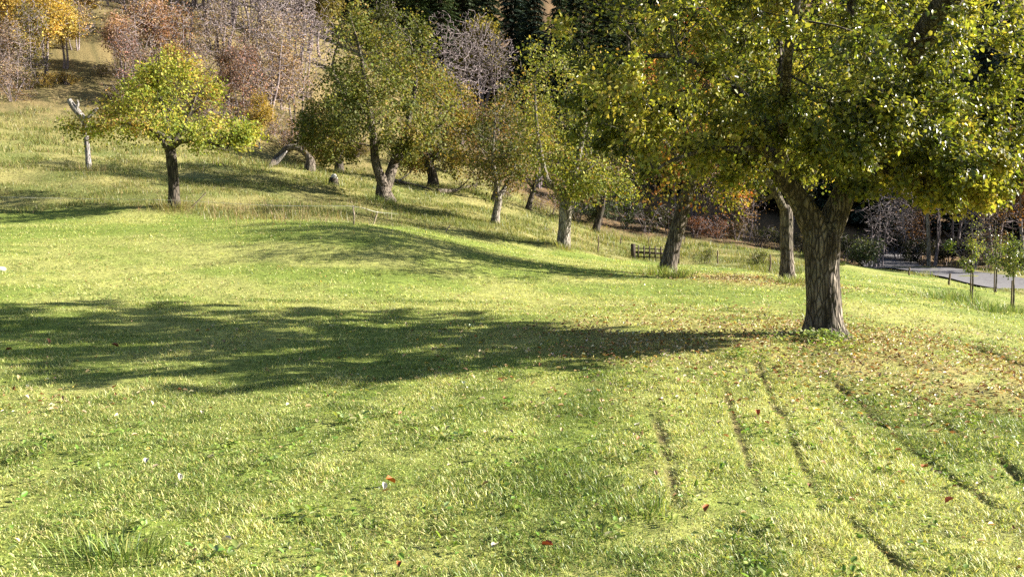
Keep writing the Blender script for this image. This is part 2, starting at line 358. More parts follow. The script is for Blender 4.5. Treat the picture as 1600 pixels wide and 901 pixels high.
# broad clover and dandelion leaves lying in the turf
def discs(x, y, size, col, rng, lift=.02, fold=.22):
    n = len(x); z = H(x, y) + micro(x, y) + groove(x, y)[0] + lift * rng.uniform(.3, 1.6, n)
    a = rng.uniform(0, 2 * np.pi, n); el_ = rng.normal(.15, .35, n); ro = rng.normal(0, .35, n)
    d = np.stack([np.cos(a) * np.cos(el_), np.sin(a) * np.cos(el_), np.sin(el_)], 1)
    s = np.stack([-np.sin(a), np.cos(a), ro], 1); s /= np.linalg.norm(s, axis=1)[:, None]
    return leaf_geo(np.stack([x, y, z], 1), d, s, size, col, .62, fold)
def leaf_geo(B, d, s, size, col, wr=.6, fold=.22):
    n = len(B); sz = size[:, None]; nn = np.cross(d, s); t = lambda a, b, c: B + d * sz * a + s * sz * b * wr + nn * sz * c
    V = np.stack([t(0, 0, 0), t(.30, .46, fold * .5), t(.72, .34, fold * .4), t(1, 0, -.06), t(.72, -.34, fold * .4), t(.30, -.46, fold * .5)], 1).reshape(-1, 3)
    k = np.arange(n)[:, None] * 6
    return V, np.concatenate([k + [0, 1, 2, 3], k + [0, 3, 4, 5]]), np.repeat(col, 6, 0)
def join(ps):
    Vs, Fs, Cs, b = [], {}, [], 0
    for V, f, c in ps:
        Vs.append(V); Cs.append(c); Fs.setdefault(f.shape[1], []).append(f + b); b += len(V)
    return np.concatenate(Vs), [np.concatenate(v) for v in Fs.values()], np.concatenate(Cs)
x, y = scatter(2600, 2.8, 11, R, -.9, .9, p=1.7); k = fbm(x * 1.3, y * 1.3, 2, 95) > .52; x, y = x[k], y[k]
wx, wy = [], []
for a_x, a_y in zip(x, y):                       # rosettes of 4-7 leaves
    c = R.integers(3, 7); wx.append(a_x + R.normal(0, .028, c)); wy.append(a_y + R.normal(0, .028, c))
x, y = np.concatenate(wx), np.concatenate(wy); n = len(x)
parts.append(discs(x, y, R.uniform(.022, .055, n), pick(n, [(.15, .23, .04, 4), (.22, .28, .07, 3), (.33, .36, .16, 1)], R, .2), R, .03))
V, f, c = join(parts)
tag(mesh_obj('mown_grass', V, f, M_grass, None, c), 'short sunlit mown grass with pale dry clippings covering the field', 'grass', kind='stuff')

# rough meadow beyond the mown edge
parts = []
def meadow(n, r0, r1, hh, ww, segs=1):
    x, y = scatter(n, r0, r1, R, -.62, .62)
    tuft = fbm(x * .8, y * .8, 3, 101); wdm = woods(x, y)
    keep = (R.uniform(0, 1, n) < rough(x, y)) & (R.uniform(0, 1, n) > wdm * .85) & (road_dist(x, y) > 2.2 + R.uniform(0, .3, n)) & (R.uniform(0, 1, n) < .55 + .9 * sstep(.3, .6, tuft))
    x, y, tuft = x[keep], y[keep], tuft[keep]; m = len(x)
    left = sstep(6, -3, x); dryp = np.clip(.22 + .9 * (fbm(x * .25, y * .25, 3, 102) - .45) + .25 * sstep(44, 58, y) * left, .05, .95)
    h = hh * (.4 + 1.3 * sstep(.35, .75, tuft)) * R.uniform(.5, 1.4, m) * np.where((x > 12) & (y < 40), .55, 1)
    c = np.where((R.uniform(0, 1, m) < dryp)[:, None], pick(m, DRY, R), pick(m, GREEN, R) * [.88, .76, .8])
    parts.append(blades(x, y, h, ww * R.uniform(.7, 1.3, m), R.uniform(.1, 1.0, m), c, segs, R))
meadow(260000, 18, 46, .115, .016)
meadow(170000, 44, 74, .17, .030)
# tall dry weeds along the rim of the meadow
E = [at(u, v) for u, v in [(330, 340), (350, 333), (385, 338), (420, 343), (450, 345), (475, 346), (400, 330), (440, 334), (365, 325), (560, 330), (520, 335), (1215, 414), (1240, 412), (1180, 408), (1150, 402), (1230, 395), (1100, 395), (1290, 402), (930, 372), (960, 370), (890, 371)]]
for e in E:
    n = 110; x = e[0] + R.normal(0, 1.0, n); y = e[1] + R.normal(.5, 1.0, n)
    parts.append(blades(x, y, R.uniform(.15, .5, n), R.uniform(.008, .018, n), R.uniform(.05, .7, n), pick(n, [(.36, .27, .15, 3), (.26, .17, .10, 2), (.30, .26, .10, 3)], R), 1, R))
V, f, c = join(parts)
tag(mesh_obj('meadow_grass', V, f, M_grass, None, c), 'rough unmown grass and dry weeds on the slope behind the field', 'grass', kind='stuff')

# fallen leaves that nobody could count
n = 230000; x, y = scatter(n, 4, 30, R, -.66, .66, 1.7)
k = R.uniform(0, 1, n) < .004 + .62 * litter(x, y) ** 1.2; x, y = x[k], y[k]; n = len(x)
lc = pick(n, [(.36, .27, .13, 5), (.46, .37, .20, 4), (.54, .48, .32, 2), (.32, .15, .06, 1), (.22, .09, .04, 1), (.45, .33, .06, 1)], R)
LV, LF, LC = discs(x, y, R.uniform(.028, .066, n) * (1 - .25 * sstep(9, 5, y)), lc, R, .03, .55)
tag(mesh_obj('leaf_litter', LV, LF, M_litter, None, LC), 'tan and brown fallen leaves scattered over the lawn around the big tree', 'fallen leaves', kind='stuff')

# ------------------------------------------------------------------ tree growing
class Skel: pass
def grow(trunks, blobs, n_tips, seed, seg=.45, alpha=.35, arch=.10, bare=-1e9, r0=.006, ex=2.35, jit=.13, shell=.5, maxr=None):
    """trunks: (pts, radii) polylines; blobs: (centre, radii3, weight). Every tip joins the nearest wood grown so far."""
    rng = np.random.default_rng(seed); cap = 60000
    Pn = np.zeros((cap, 3)); par = np.full(cap, -1); Ln = np.zeros(cap); er = np.full(cap, np.nan); ok = np.zeros(cap, bool); n = 0; ends = []
    for pts, rad_ in trunks:
        pr = smooth_path(np.column_stack([pts, rad_]), .18)
        p0 = -1
        if n:
            d = np.linalg.norm(Pn[:n] - pr[0, :3], axis=1); p0 = int(d.argmin())
        for k, q in enumerate(pr):
            if p0 >= 0 and k == 0: continue
            Pn[n] = q[:3]; er[n] = max(q[3], .008); par[n] = p0; Ln[n] = 0 if p0 < 0 else Ln[p0] + np.linalg.norm(Pn[n] - Pn[p0]) * .3
            ok[n] = q[2] > bare; p0 = n; n += 1
        ends.append(n - 1)
    w = np.array([b[2] for b in blobs], float); bi = rng.choice(len(blobs), n_tips, p=w / w.sum())
    C = np.array([b[0] for b in blobs], float)[bi]; Rr = np.array([b[1] for b in blobs], float)[bi]
    d = rng.normal(0, 1, (n_tips, 3)); d /= np.linalg.norm(d, axis=1)[:, None]
    T = C + d * Rr * (rng.uniform(shell ** 3, 1, n_tips) ** (1 / 3))[:, None]
    ds = np.array([np.linalg.norm(Pn[:n] - t, axis=1).min() for t in T]); tips = []
    for t in T[np.argsort(ds)]:
        dd = np.linalg.norm(Pn[:n] - t, axis=1); cost = dd + alpha * Ln[:n]; cost[~ok[:n]] = 1e9
        q = int(cost.argmin()); L = dd[q]; k = max(1, int(L / seg)); a = Pn[q].copy(); p0 = q
        for i in range(1, k + 1):
            u = i / k; p = a + (t - a) * u
            if i < k: p = p + rng.normal(0, jit * seg, 3) + [0, 0, arch * L * math.sin(math.pi * u)]
            Pn[n] = p; par[n] = p0; Ln[n] = Ln[p0] + np.linalg.norm(p - Pn[p0]); ok[n] = True; p0 = n; n += 1
        tips.append(p0)
    S = Skel(); S.P, S.par, S.tips = Pn[:n], par[:n], np.array(tips); S.trunk = ~np.isnan(er[:n])
    acc = np.zeros(n); r = np.zeros(n)
    for i in range(n - 1, -1, -1):
        r[i] = max(acc[i], r0 ** ex) ** (1 / ex)
        if par[i] >= 0: acc[par[i]] += r[i] ** ex
    for i in range(n):
        if not np.isnan(er[i]): r[i] = er[i]
        elif par[i] >= 0: r[i] = min(r[i], r[par[i]] * (.72 if S.trunk[par[i]] else .97))
    S.r = r; return S
def chains(S):
    n = len(S.P); kids = [[] for _ in range(n)]
    for i in range(n):
        if S.par[i] >= 0: kids[S.par[i]].append(i)
    out = []; stack = [(i, None) for i in range(n) if S.par[i] < 0]
    while stack:
        i, p = stack.pop(); ch = [] if p is None else [p]
        while True:
            ch.append(i)
            if not kids[i]: break
            m = max(kids[i], key=lambda k: (S.trunk[k] and S.trunk[i] and k == i + 1, S.r[k]))
            stack += [(k, i) for k in kids[i] if k != m]; i = m
        out.append(ch)
    return out
def tube(P_, r, sides, ridge=0., seed=0):
    k = len(P_); t = np.gradient(P_, axis=0); t /= np.linalg.norm(t, axis=1)[:, None] + 1e-9
    u = np.cross(t, [0.31, .87, .12] if abs(t[0, 2]) > .6 else [0, 0, 1.]); u /= np.linalg.norm(u, axis=1)[:, None] + 1e-9; w = np.cross(t, u)
    a = np.linspace(0, 2 * np.pi, sides, endpoint=False); rr_ = np.repeat(r[:, None], sides, 1)
    if ridge:
        s = np.concatenate([[0], np.cumsum(np.linalg.norm(np.diff(P_, axis=0), axis=1))])
        A, Sg = np.meshgrid(a, s); n_ = fbm(np.cos(A).ravel() * 4.2 + 9 + Sg.ravel() * .3, np.sin(A).ravel() * 4.2 + 5 + Sg.ravel() * .55, 4, seed).reshape(A.shape)
        n3 = fbm(A.ravel() * 5.5, Sg.ravel() * 2.2, 3, seed + 3).reshape(A.shape)
        rr_ = rr_ * (1 + ridge * ((n_ - .5) * 1.5 + (n3 - .5) * .9))
    V = P_[:, None] + u[:, None] * (np.cos(a) * rr_)[..., None] + w[:, None] * (np.sin(a) * rr_)[..., None]
    I, J = np.meshgrid(np.arange(k - 1), np.arange(sides), indexing='ij'); J2 = (J + 1) % sides
    f = np.stack([I * sides + J, I * sides + J2, (I + 1) * sides + J2, (I + 1) * sides + J], -1).reshape(-1, 4)
    V = V.reshape(-1, 3); caps = []
    for base, flip in ((0, True), ((k - 1) * sides, False)):
        if r[0 if flip else -1] > .02 and sides % 2 == 0:
            idx = base + np.arange(sides)
            for m in range(sides // 2 - 1):
                q = [idx[m], idx[m + 1], idx[sides - 2 - m], idx[sides - 1 - m]]; caps.append(q[::-1] if flip else q)
    return V, np.vstack([f, np.array(caps)]) if caps else f
def wood_mesh(S, minr=0., ridge=0., big=16, seed=0, split=None):
    """returns (V, F) for the stout trunk wood and for the thin limbs"""
    A, B = [], []
    for ch in chains(S):
        Pc = S.P[ch]; r = S.r[ch].copy()
        if len(ch) < 2: continue
        if not S.trunk[ch[0]] or not S.trunk[ch[1]]: r[0] = min(r[0], r[1] * 1.15)
        r[-1] *= .6; r = np.maximum(r, minr); mx = r.max(); isT = S.trunk[ch[1]]
        if ridge and isT and mx > .07:
            st = smooth_path(np.column_stack([Pc, r]), .035); Pc, r = st[:, :3], st[:, 3]; v, f = tube(Pc, r, 44, ridge, seed)
        else:
            v, f = tube(Pc, r, big if mx > .1 else 8 if mx > .045 else 5 if mx > .018 else 3, .10 if mx > .1 else 0, seed)
        (A if isT else B).append((v, f))
    def cat(L):
        if not L: return np.zeros((0, 3)), np.zeros((0, 4), int)
        b = 0; Fs = []
        for v, f in L: Fs.append(f + b); b += len(v)
        return np.concatenate([v for v, _ in L]), np.concatenate(Fs)
    return cat(A), cat(B)
def foliage(S, n, size, pal, seed, rmax=.02, sig=.16, droop=.35, wr=.6, quad=False, gap=.46, gs=1.5, full=None):
    rng = np.random.default_rng(seed)
    an = np.where((S.r < rmax) & (S.par >= 0) & ~S.trunk)[0]
    w = np.where(np.isin(an, S.tips), 2.5, 1.) * rng.exponential(1, len(an)) ** .8; q3 = S.P[an]
    cl = .5 * vnoise(q3[:, 0] * gs + q3[:, 2] * gs * .55 + seed, q3[:, 1] * gs - q3[:, 2] * gs * .8, seed + 7) + .5 * vnoise(q3[:, 2] * gs * 1.1 + seed, (q3[:, 0] + q3[:, 1]) * gs * .7, seed + 9)
    mk = .06 + .94 * sstep(gap - .07, gap + .07, cl)
    if full is not None: mk = np.where(q3[:, 2] > full[0], 2.0, np.where(q3[:, 1] > full[1], np.maximum(mk, .7), mk))
    w = w * mk; i = an[rng.choice(len(an), n, p=w / w.sum())]
    t = rng.uniform(0, 1, (n, 1)); B = S.P[i] * t + S.P[S.par[i]] * (1 - t) + rng.normal(0, sig, (n, 3))
    ctr = S.P[S.tips].mean(0); o_ = B - ctr; o_ /= np.linalg.norm(o_, axis=1)[:, None] + 1e-9
    d = rng.normal(0, .7, (n, 3)) + o_ * .5 + [0, 0, -droop]; d /= np.linalg.norm(d, axis=1)[:, None]
    up = rng.normal(0, .55, (n, 3)) + o_ * .35 + [0, 0, .7]; s = np.cross(up, d); s /= np.linalg.norm(s, axis=1)[:, None] + 1e-9
    sz = size * rng.uniform(.6, 1.3, n)
    c0 = np.array([p[:3] for p in pal], float); pw = np.array([p[3] for p in pal], float); cum = np.cumsum(pw) / pw.sum()
    q = fbm(B[:, 0] * 1.1 + B[:, 2] * .7 + seed, B[:, 1] * 1.1 - B[:, 2] * .9, 2, seed)       # leaves of one twig turn together
    q = np.clip(.5 + (q - .5) * 1.5 + rng.normal(0, .2, n), 0, .999); ci = np.searchsorted(cum, q)
    col = c0[np.minimum(ci, len(c0) - 1)] * np.exp(rng.normal(0, .22, (n, 1))) * np.exp(rng.normal(0, .06, (n, 3)))
    if quad:
        V = np.stack([B, B + d * sz[:, None] * .5 + s * (sz * wr * .5)[:, None], B + d * sz[:, None], B + d * sz[:, None] * .5 - s * (sz * wr * .5)[:, None]], 1).reshape(-1, 3)
        return V, np.arange(4 * n).reshape(n, 4), np.repeat(col, 4, 0)
    return leaf_geo(B, d, s, sz, col, wr)
def px(u, v, Y, ru, rv, ry, w=1.):
    return (P(u, v, Y), np.array([ru / F * Y, ry, rv / F * Y]), w)
def poly(pts, rad_): return (np.array([P(*p) for p in pts]), np.array(rad_, float))
B_none = (np.zeros((0, 3)), None)
def plant(name, base, S, leaves, label, cat='tree', group=None, bark=None, lmat=None, minr=0., ridge=0., seed=0, limb='limbs', crown='crown', trunk='trunk', big=16):
    e = empty(name, base, label, cat, group); A, B = wood_mesh(S, minr, ridge, big, seed)
    if trunk == 'stems': A, B = (np.concatenate([A[0], B[0]]), np.concatenate([A[1], B[1] + len(A[0])])), B_none
    if len(A[0]): mesh_obj(trunk, A[0], A[1], bark or M_bark, e, None, True, base)
    if len(B[0]): mesh_obj(limb, B[0], B[1], bark or M_bark, e, None, True, base)
    if leaves is not None:
        V, f, c = leaves; mesh_obj(crown, V, f, lmat or M_leaf, e, c, False, base)
    return e
OLIVE = [(.06, .075, .018, 2), (.105, .125, .028, 4), (.165, .175, .04, 4), (.23, .21, .055, 2.5), (.27, .20, .08, .8)]
YELLOW = [(.12, .16, .025, 3), (.20, .235, .035, 4), (.30, .32, .05, 4), (.39, .36, .07, 2), (.38, .27, .08, .7)]
MAINPAL = [(.045, .06, .015, 2), (.095, .115, .024, 3.5), (.175, .185, .036, 4), (.27, .265, .055, 4), (.37, .36, .075, 2.0), (.37, .30, .08, .3)]

# ------------------------------------------------------------------ the big tree at the right
b = MAIN; Y0 = b[1]
base0 = b - [0, 0, .08]
def tp(u, v, Y=Y0): return P(u, v, Y)
T = [(np.array([base0, tp(1288, 515), tp(1288, 492), tp(1287, 455), tp(1285, 410), tp(1284, 372), tp(1284, 350)]), np.array([.40, .29, .240, .228, .228, .243, .22])),
     poly([(1283, 372, Y0), (1262, 335, Y0 - .05), (1243, 303, Y0 - .1), (1222, 275, Y0 - .2), (1205, 235, Y0 - .3), (1190, 185, Y0 - .3), (1150, 140, Y0 - .3), (1105, 108, Y0 - .4), (1040, 88, Y0 - .4), (985, 92, Y0 - .4)], [.20, .165, .135, .12, .10, .075, .058, .048, .035, .022]),
     poly([(1290, 372, Y0), (1305, 335, Y0 + .05), (1320, 300, Y0 + .05), (1335, 262, Y0), (1352, 215, Y0 + .1), (1385, 150, Y0 - .1), (1428, 80, Y0 - .8), (1462, 30, Y0 - 1.5), (1500, -30, Y0 - 2.0), (1540, -110, Y0 - 2.2)], [.20, .175, .155, .15, .14, .14, .15, .155, .14, .10]),
     poly([(1322, 298, Y0), (1330, 270, Y0 + .5), (1330, 200, Y0 + 1.1), (1320, 110, Y0 + 1.4), (1330, 0, Y0 + 1.6), (1330, -150, Y0 + 1.6)], [.11, .10, .085, .07, .06, .04]),
     poly([(1243, 303, Y0 - .1), (1225, 262, Y0 + .6), (1215, 200, Y0 + 1.2), (1220, 110, Y0 + 1.7), (1210, 0, Y0 + 2), (1200, -120, Y0 + 2)], [.10, .085, .07, .06, .05, .03]),
     poly([(1335, 262, Y0), (1380, 262, Y0 - .3), (1430, 283, Y0 - .7), (1490, 272, Y0 - 1.0), (1560, 245, Y0 - 1.1)], [.085, .065, .045, .035, .02]),
     poly([(1352, 215, Y0 + .1), (1400, 200, Y0 + .2), (1480, 170, Y0 + .8), (1570, 130, Y0 + 1.2), (1650, 100, Y0 + 1.4)], [.09, .075, .06, .045, .025]),
     poly([(1205, 235, Y0 - .3), (1150, 232, Y0 - .9), (1090, 238, Y0 - 1.4), (1020, 262, Y0 - 1.7)], [.05, .035, .025, .015]),
     poly([(1222, 275, Y0 - .2), (1225, 180, Y0 - 1.2), (1232, 80, Y0 - 2.2), (1250, -20, Y0 - 2.6)], [.08, .07, .055, .035])]
BL = [px(1270, -130, Y0 + .2, 320, 190, 4.2, 4.6), px(1040, 50, Y0 - .3, 185, 120, 2.8, 2.6), px(980, 160, Y0 - .5, 125, 75, 2.0, 1.5), px(1075, 215, Y0 - .4, 120, 75, 2.0, 1.1),
      px(1455, 120, Y0, 190, 120, 2.9, 2.4), px(1430, 235, Y0 - .8, 135, 68, 1.9, 1.7), px(1525, 245, Y0 - .4, 70, 65, 1.4, 1.0), px(1400, 110, Y0 - 2.6, 120, 90, 1.0, 1.2), px(1330, 190, Y0 - 2.2, 110, 70, 1.0, 1.0), px(1250, 130, Y0 - .6, 150, 110, 3.2, 1.6), px(1610, 80, Y0, 110, 130, 2.4, 1.0),
      px(1150, 40, Y0 + 2.4, 190, 150, 1.6, 1.0), px(1400, 40, Y0 + 2.4, 190, 150, 1.6, 1.0), px(1190, 245, Y0 - .7, 110, 50, 1.3, .7), px(1370, 295, Y0 - .9, 60, 24, .7, .35), px(1470, 300, Y0 - .9, 80, 26, .7, .6), px(1545, 285, Y0 - .6, 50, 40, .8, .5)]
S = grow(T, BL, 1750, 11, seg=.32, alpha=.42, arch=.05, bare=b[2] + 1.75, r0=.0045, jit=.16, shell=.15)
lv = foliage(S, 172000, .060, MAINPAL, 3, rmax=.011, sig=.065, droop=.4, wr=.76, gap=.51, gs=2.1, full=(5.2, Y0 + .4))
e = empty('orchard_tree', b, 'largest nearest orchard tree with a thick furrowed forked trunk and green and yellow leaves', 'tree', 'old orchard trees')
A, B = wood_mesh(S, .004, .17, 16, 5)
mesh_obj('trunk', A[0], A[1], M_bark_main, e, None, True, b); mesh_obj('limbs', B[0], B[1], M_bark_dark, e, None, True, b)
mesh_obj('crown', lv[0], lv[1], M_leaf, e, lv[2], False, b)

# ------------------------------------------------------------------ the rest of the orchard
def orchard(label, u, v, trunk_polys, blobs, tips, leaves, size, pal, seed, bark=None, minr=.008, sig=.2, bare=.9, **kw):
    b = at(u, v); Y = b[1]
    tr = []
    for pts, r in trunk_polys:
        q = np.array([P(p[0], p[1], Y + (p[2] if len(p) > 2 else 0)) for p in pts]); tr.append((q, np.array(r, float)))
    tr[0][0][0] = b - [0, 0, .1]
    bl = [px(c[0], c[1], Y + c[5], c[2], c[3], c[4] * 1.4, c[6]) for c in blobs]
    S = grow(tr, bl, tips, seed, seg=kw.pop('seg', .5), bare=b[2] + bare, r0=kw.pop('r0', .007), shell=kw.pop('shell', .3), alpha=kw.pop('alpha', .4), arch=kw.pop('arch', .08))
    lv = foliage(S, int(leaves * .85), size, pal, seed, rmax=.03, sig=sig, quad=kw.pop('quad', True), wr=.75, gap=kw.pop('gap', .47), gs=kw.pop('gs', 1.15), **kw) if leaves else None
    return plant('orchard_tree', b, S, lv, label, 'tree', 'old orchard trees', bark, M_leaf_far, minr, 0, seed)

orchard('leaning orchard tree with a bare slanting trunk beside the wooden gate', 1040, 428,
    [([(1040, 428), (1048, 400), (1060, 352), (1073, 305), (1083, 270), (1090, 235), (1100, 180), (1110, 100)], [.32, .225, .205, .19, .18, .15, .11, .05]),
     ([(1078, 290), (1060, 250, -.5), (1030, 215, -.8), (990, 190, -1)], [.13, .10, .07, .04]), ([(1090, 235), (1120, 200, .5), (1150, 160, .8)], [.11, .08, .04])],
    [(1040, 180, 110, 100, 2.2, 0, 2), (1010, 265, 70, 55, 1.4, -.4, 1.2), (1120, 140, 100, 110, 2.2, .4, 2), (1140, 285, 50, 45, 1.1, .2, .8), (1065, 60, 110, 70, 2, 0, 1.2), (1070, 300, 40, 30, .8, -.4, .4), (1050, 170, 110, 90, 1.2, 2.4, 2), (1090, 60, 110, 70, 1.2, 2.2, 1.4)],
    560, 18000, .10, [(.16, .17, .03, 3), (.20, .21, .03, 3), (.34, .27, .05, 3), (.40, .22, .06, 2), (.38, .13, .05, 1)], 21, M_bark, bare=1.9)
orchard('upright orchard tree with a straight dark trunk just left of the biggest trunk', 1230, 440,
    [([(1230, 440), (1230, 410), (1229, 375), (1229, 345), (1228, 325)], [.25, .175, .165, .17, .16]),
     ([(1228, 335), (1212, 300, -.2), (1190, 268, -.4), (1165, 220, -.5), (1150, 150, -.5)], [.11, .095, .075, .055, .03]), ([(1229, 335), (1238, 295, .3), (1240, 240, .4), (1235, 150, .4)], [.12, .10, .08, .04]),
     ([(1212, 300), (1195, 312, .4), (1180, 290, .6), (1172, 250, .7)], [.06, .055, .045, .03])],
    [(1215, 150, 110, 110, 2.3, 0, 2), (1175, 255, 65, 55, 1.3, -.3, 1.1), (1265, 240, 55, 60, 1.2, .2, .8), (1230, 50, 110, 70, 2.0, 0, 1), (1220, 150, 110, 90, 1.2, 2.4, 2)],
    440, 13000, .10, YELLOW, 22, M_bark, bare=1.6)
orchard('orchard tree with a thick pale straight trunk and twiggy left fork at the field edge', 880, 388,
    [([(880, 388), (881, 368), (883, 340), (885, 315), (886, 306)], [.32, .245, .235, .25, .22]),
     ([(884, 315), (868, 295, -.3), (855, 282, -.5), (846, 245, -.7), (838, 190, -.7), (835, 120, -.6)], [.16, .13, .11, .085, .06, .03]),
     ([(886, 312), (893, 285, .2), (905, 240, .3), (915, 180, .4), (905, 110, .4)], [.15, .13, .10, .07, .03]), ([(893, 285), (930, 255, -.3), (965, 235, -.5)], [.09, .065, .03])],
    [(880, 130, 75, 65, 2.3, 0, 2), (915, 225, 75, 75, 2.0, 0, 2), (850, 200, 45, 70, 1.6, -.2, 1), (960, 270, 55, 48, 1.4, 0, 1), (905, 290, 45, 25, .9, -.3, .5), (860, 90, 50, 25, 1.6, 0, .6)],
    560, 12500, .105, [(.10, .125, .025, 2), (.17, .19, .035, 4), (.27, .27, .05, 4), (.34, .30, .06, 2), (.36, .22, .08, .7)], 23, M_bark_pale, bare=1.7)
orchard('small slim orchard tree with a dense brownish twiggy crown standing on the slope', 773, 350,
    [([(773, 350), (775, 335), (779, 315), (781, 302)], [.24, .175, .165, .16]), ([(779, 315), (775, 285, -.2), (770, 240, -.4), (775, 180, -.4)], [.12, .10, .07, .03]), ([(780, 308), (790, 292, .2), (800, 270, .3), (815, 220, .4)], [.12, .10, .07, .03])],
    [(785, 215, 50, 65, 1.7, 0, 2), (815, 255, 32, 45, 1.2, -.2, .9), (760, 265, 35, 35, 1.2, 0, .7), (810, 165, 40, 50, 1.5, .2, 1.0)],
    520, 8000, .11, [(.06, .075, .018, 3), (.10, .11, .025, 3), (.16, .14, .035, 2), (.22, .15, .06, 2)], 24, M_bark_pale, bare=1.5)
orchard('large olive green orchard tree on a double trunk with bare upper twigs', 604, 316,
    [([(600, 316), (599, 300), (600, 285)], [.50, .36, .32]),
     ([(600, 290), (592, 270, -.2), (586, 250, -.3), (583, 215, -.3), (578, 180, -.3), (570, 130, -.2), (562, 80, -.2), (545, 20, -.2)], [.28, .22, .19, .17, .14, .10, .07, .03]),
     ([(602, 296), (610, 272, .2), (617, 252, .4), (632, 215, .6), (640, 180, .7), (650, 120, .8), (640, 60, .8)], [.28, .24, .21, .16, .12, .08, .04]),
     ([(578, 180), (545, 150, -.6), (520, 110, -.8), (530, 60, -.8)], [.10, .08, .06, .03]), ([(617, 252), (655, 225, .2), (690, 195, .3)], [.11, .08, .04])],
    [(590, 110, 75, 75, 2.6, 0, 2.4), (540, 175, 62, 62, 2.3, -.4, 2.0), (625, 75, 60, 55, 2.0, .3, 1.3), (655, 150, 62, 72, 2.4, .4, 2.0), (515, 225, 48, 32, 1.6, 0, 1.1), (595, 185, 70, 50, 1.6, -1.4, 1.6), (560, 45, 40, 40, 1.6, 0, .6), (665, 225, 45, 30, 1.5, 0, .8), (480, 200, 20, 22, 1, 0, .3), (590, 110, 70, 65, 1.6, 3.2, 2.0), (530, 165, 55, 55, 1.4, 3.2, 1.4)],
    950, 30000, .125, OLIVE, 25, M_bark, minr=.011, bare=2.0, sig=.22)
orchard('bushy golden olive tree low crowned behind the double trunked tree', 677, 291,
    [([(677, 291), (676, 275), (670, 255), (668, 235)], [.40, .30, .27, .24]), ([(670, 255), (690, 225, .3), (705, 180, .4), (700, 130, .4)], [.2, .16, .11, .05]), ([(668, 240), (655, 200, -.3), (660, 150, -.3)], [.18, .12, .05])],
    [(690, 180, 60, 65, 2.8, 0, 2), (715, 225, 38, 50, 2, 0, 1.2), (660, 130, 45, 40, 2, 0, 1), (650, 240, 40, 30, 1.6, -.5, .7)],
    640, 14000, .14, [(.07, .085, .015, 3), (.13, .13, .025, 4), (.24, .19, .04, 4), (.34, .22, .06, 1.5)], 26, M_bark_dark, minr=.013, bare=1.5, sig=.25)
orchard('dark olive tree with a short trunk behind the arched fallen trunk', 530, 268,
    [([(530, 268), (530, 255), (531, 240), (530, 225)], [.34, .26, .24, .2]), ([(531, 240), (510, 215, 0), (500, 180, 0)], [.15, .11, .05]), ([(530, 230), (545, 200, 0), (550, 160, 0)], [.15, .11, .05])],
    [(515, 195, 50, 45, 2.5, 0, 2), (550, 165, 45, 50, 2.2, 0, 1.5), (490, 225, 35, 25, 1.5, 0, .8)],
    480, 9000, .14, [(.05, .06, .014, 3), (.085, .095, .02, 3), (.15, .11, .04, 2), (.20, .11, .06, 2)], 27, M_bark_dark, minr=.013, bare=1.2, sig=.25)
orchard('yellow green orchard tree with a dark upper trunk at the left edge of the field', 272, 326,
    [([(273, 326), (272, 305), (271, 280), (268, 250), (266, 232)], [.24, .185, .175, .18, .17]), ([(267, 240), (252, 218, -.1), (247, 212, -.1)], [.12, .085, .06]), ([(266, 236), (280, 222, -.2), (320, 222, -.5), (355, 232, -.6)], [.12, .09, .06, .03]),
     ([(266, 234), (262, 200, .2), (250, 150, .3), (245, 100, .3)], [.13, .10, .06, .025]), ([(268, 232), (290, 190, .3), (310, 140, .4)], [.11, .07, .03]), ([(262, 215), (215, 195, -.4), (165, 195, -.6), (130, 205, -.7)], [.08, .055, .035, .015])],
    [(285, 165, 58, 52, 1.9, 0, 2.0), (330, 200, 62, 36, 1.5, -.2, 1.5), (222, 132, 30, 28, .8, 0, .5), (258, 98, 22, 22, .6, 0, .35), (385, 208, 26, 16, .6, 0, .35), (245, 165, 50, 60, 1.5, 0, 1.2), (190, 190, 62, 32, 1.2, -.4, 1.0), (275, 110, 45, 28, 1.3, 0, .7), (125, 200, 28, 14, .6, -.6, .25), (350, 225, 45, 20, 1.0, -.3, .7), (280, 150, 70, 55, 1.3, 2.6, 2.0), (235, 170, 50, 50, 1.1, 2.6, 1.2)],
    720, 19000, .095, YELLOW, 28, M_bark_dark, bare=1.75, sig=.17)
for k, (u, v, lab, hgt, w_) in enumerate([(770, 318, 'thin dark orchard tree in shade behind the slim twiggy tree', 120, .16), (825, 326, 'dark slender tree rooted in brush between two orchard trunks', 110, .15), (930, 362, 'dark leaning tree in the thicket left of the gate', 95, .20)]):
    orchard(lab, u, v, [([(u, v), (u + 4, v - 15), (u + 10, v - 35), (u + 14, v - hgt * .6)], [w_ * 1.4, w_, w_ * .85, w_ * .5]), ([(u + 8, v - 30), (u - 6, v - 55, .2), (u - 14, v - hgt * .8, .3)], [w_ * .6, w_ * .4, w_ * .2])],
        [(u + 5, v - hgt, 40, 40, 2.2, 0, 2), (u - 15, v - hgt * .7, 25, 25, 1.5, 0, 1)], 260, 2600, .15, [(.05, .06, .015, 3), (.10, .10, .025, 3), (.20, .13, .05, 2)], 30 + k, M_bark_dark, minr=.014, bare=1.2, sig=.25)

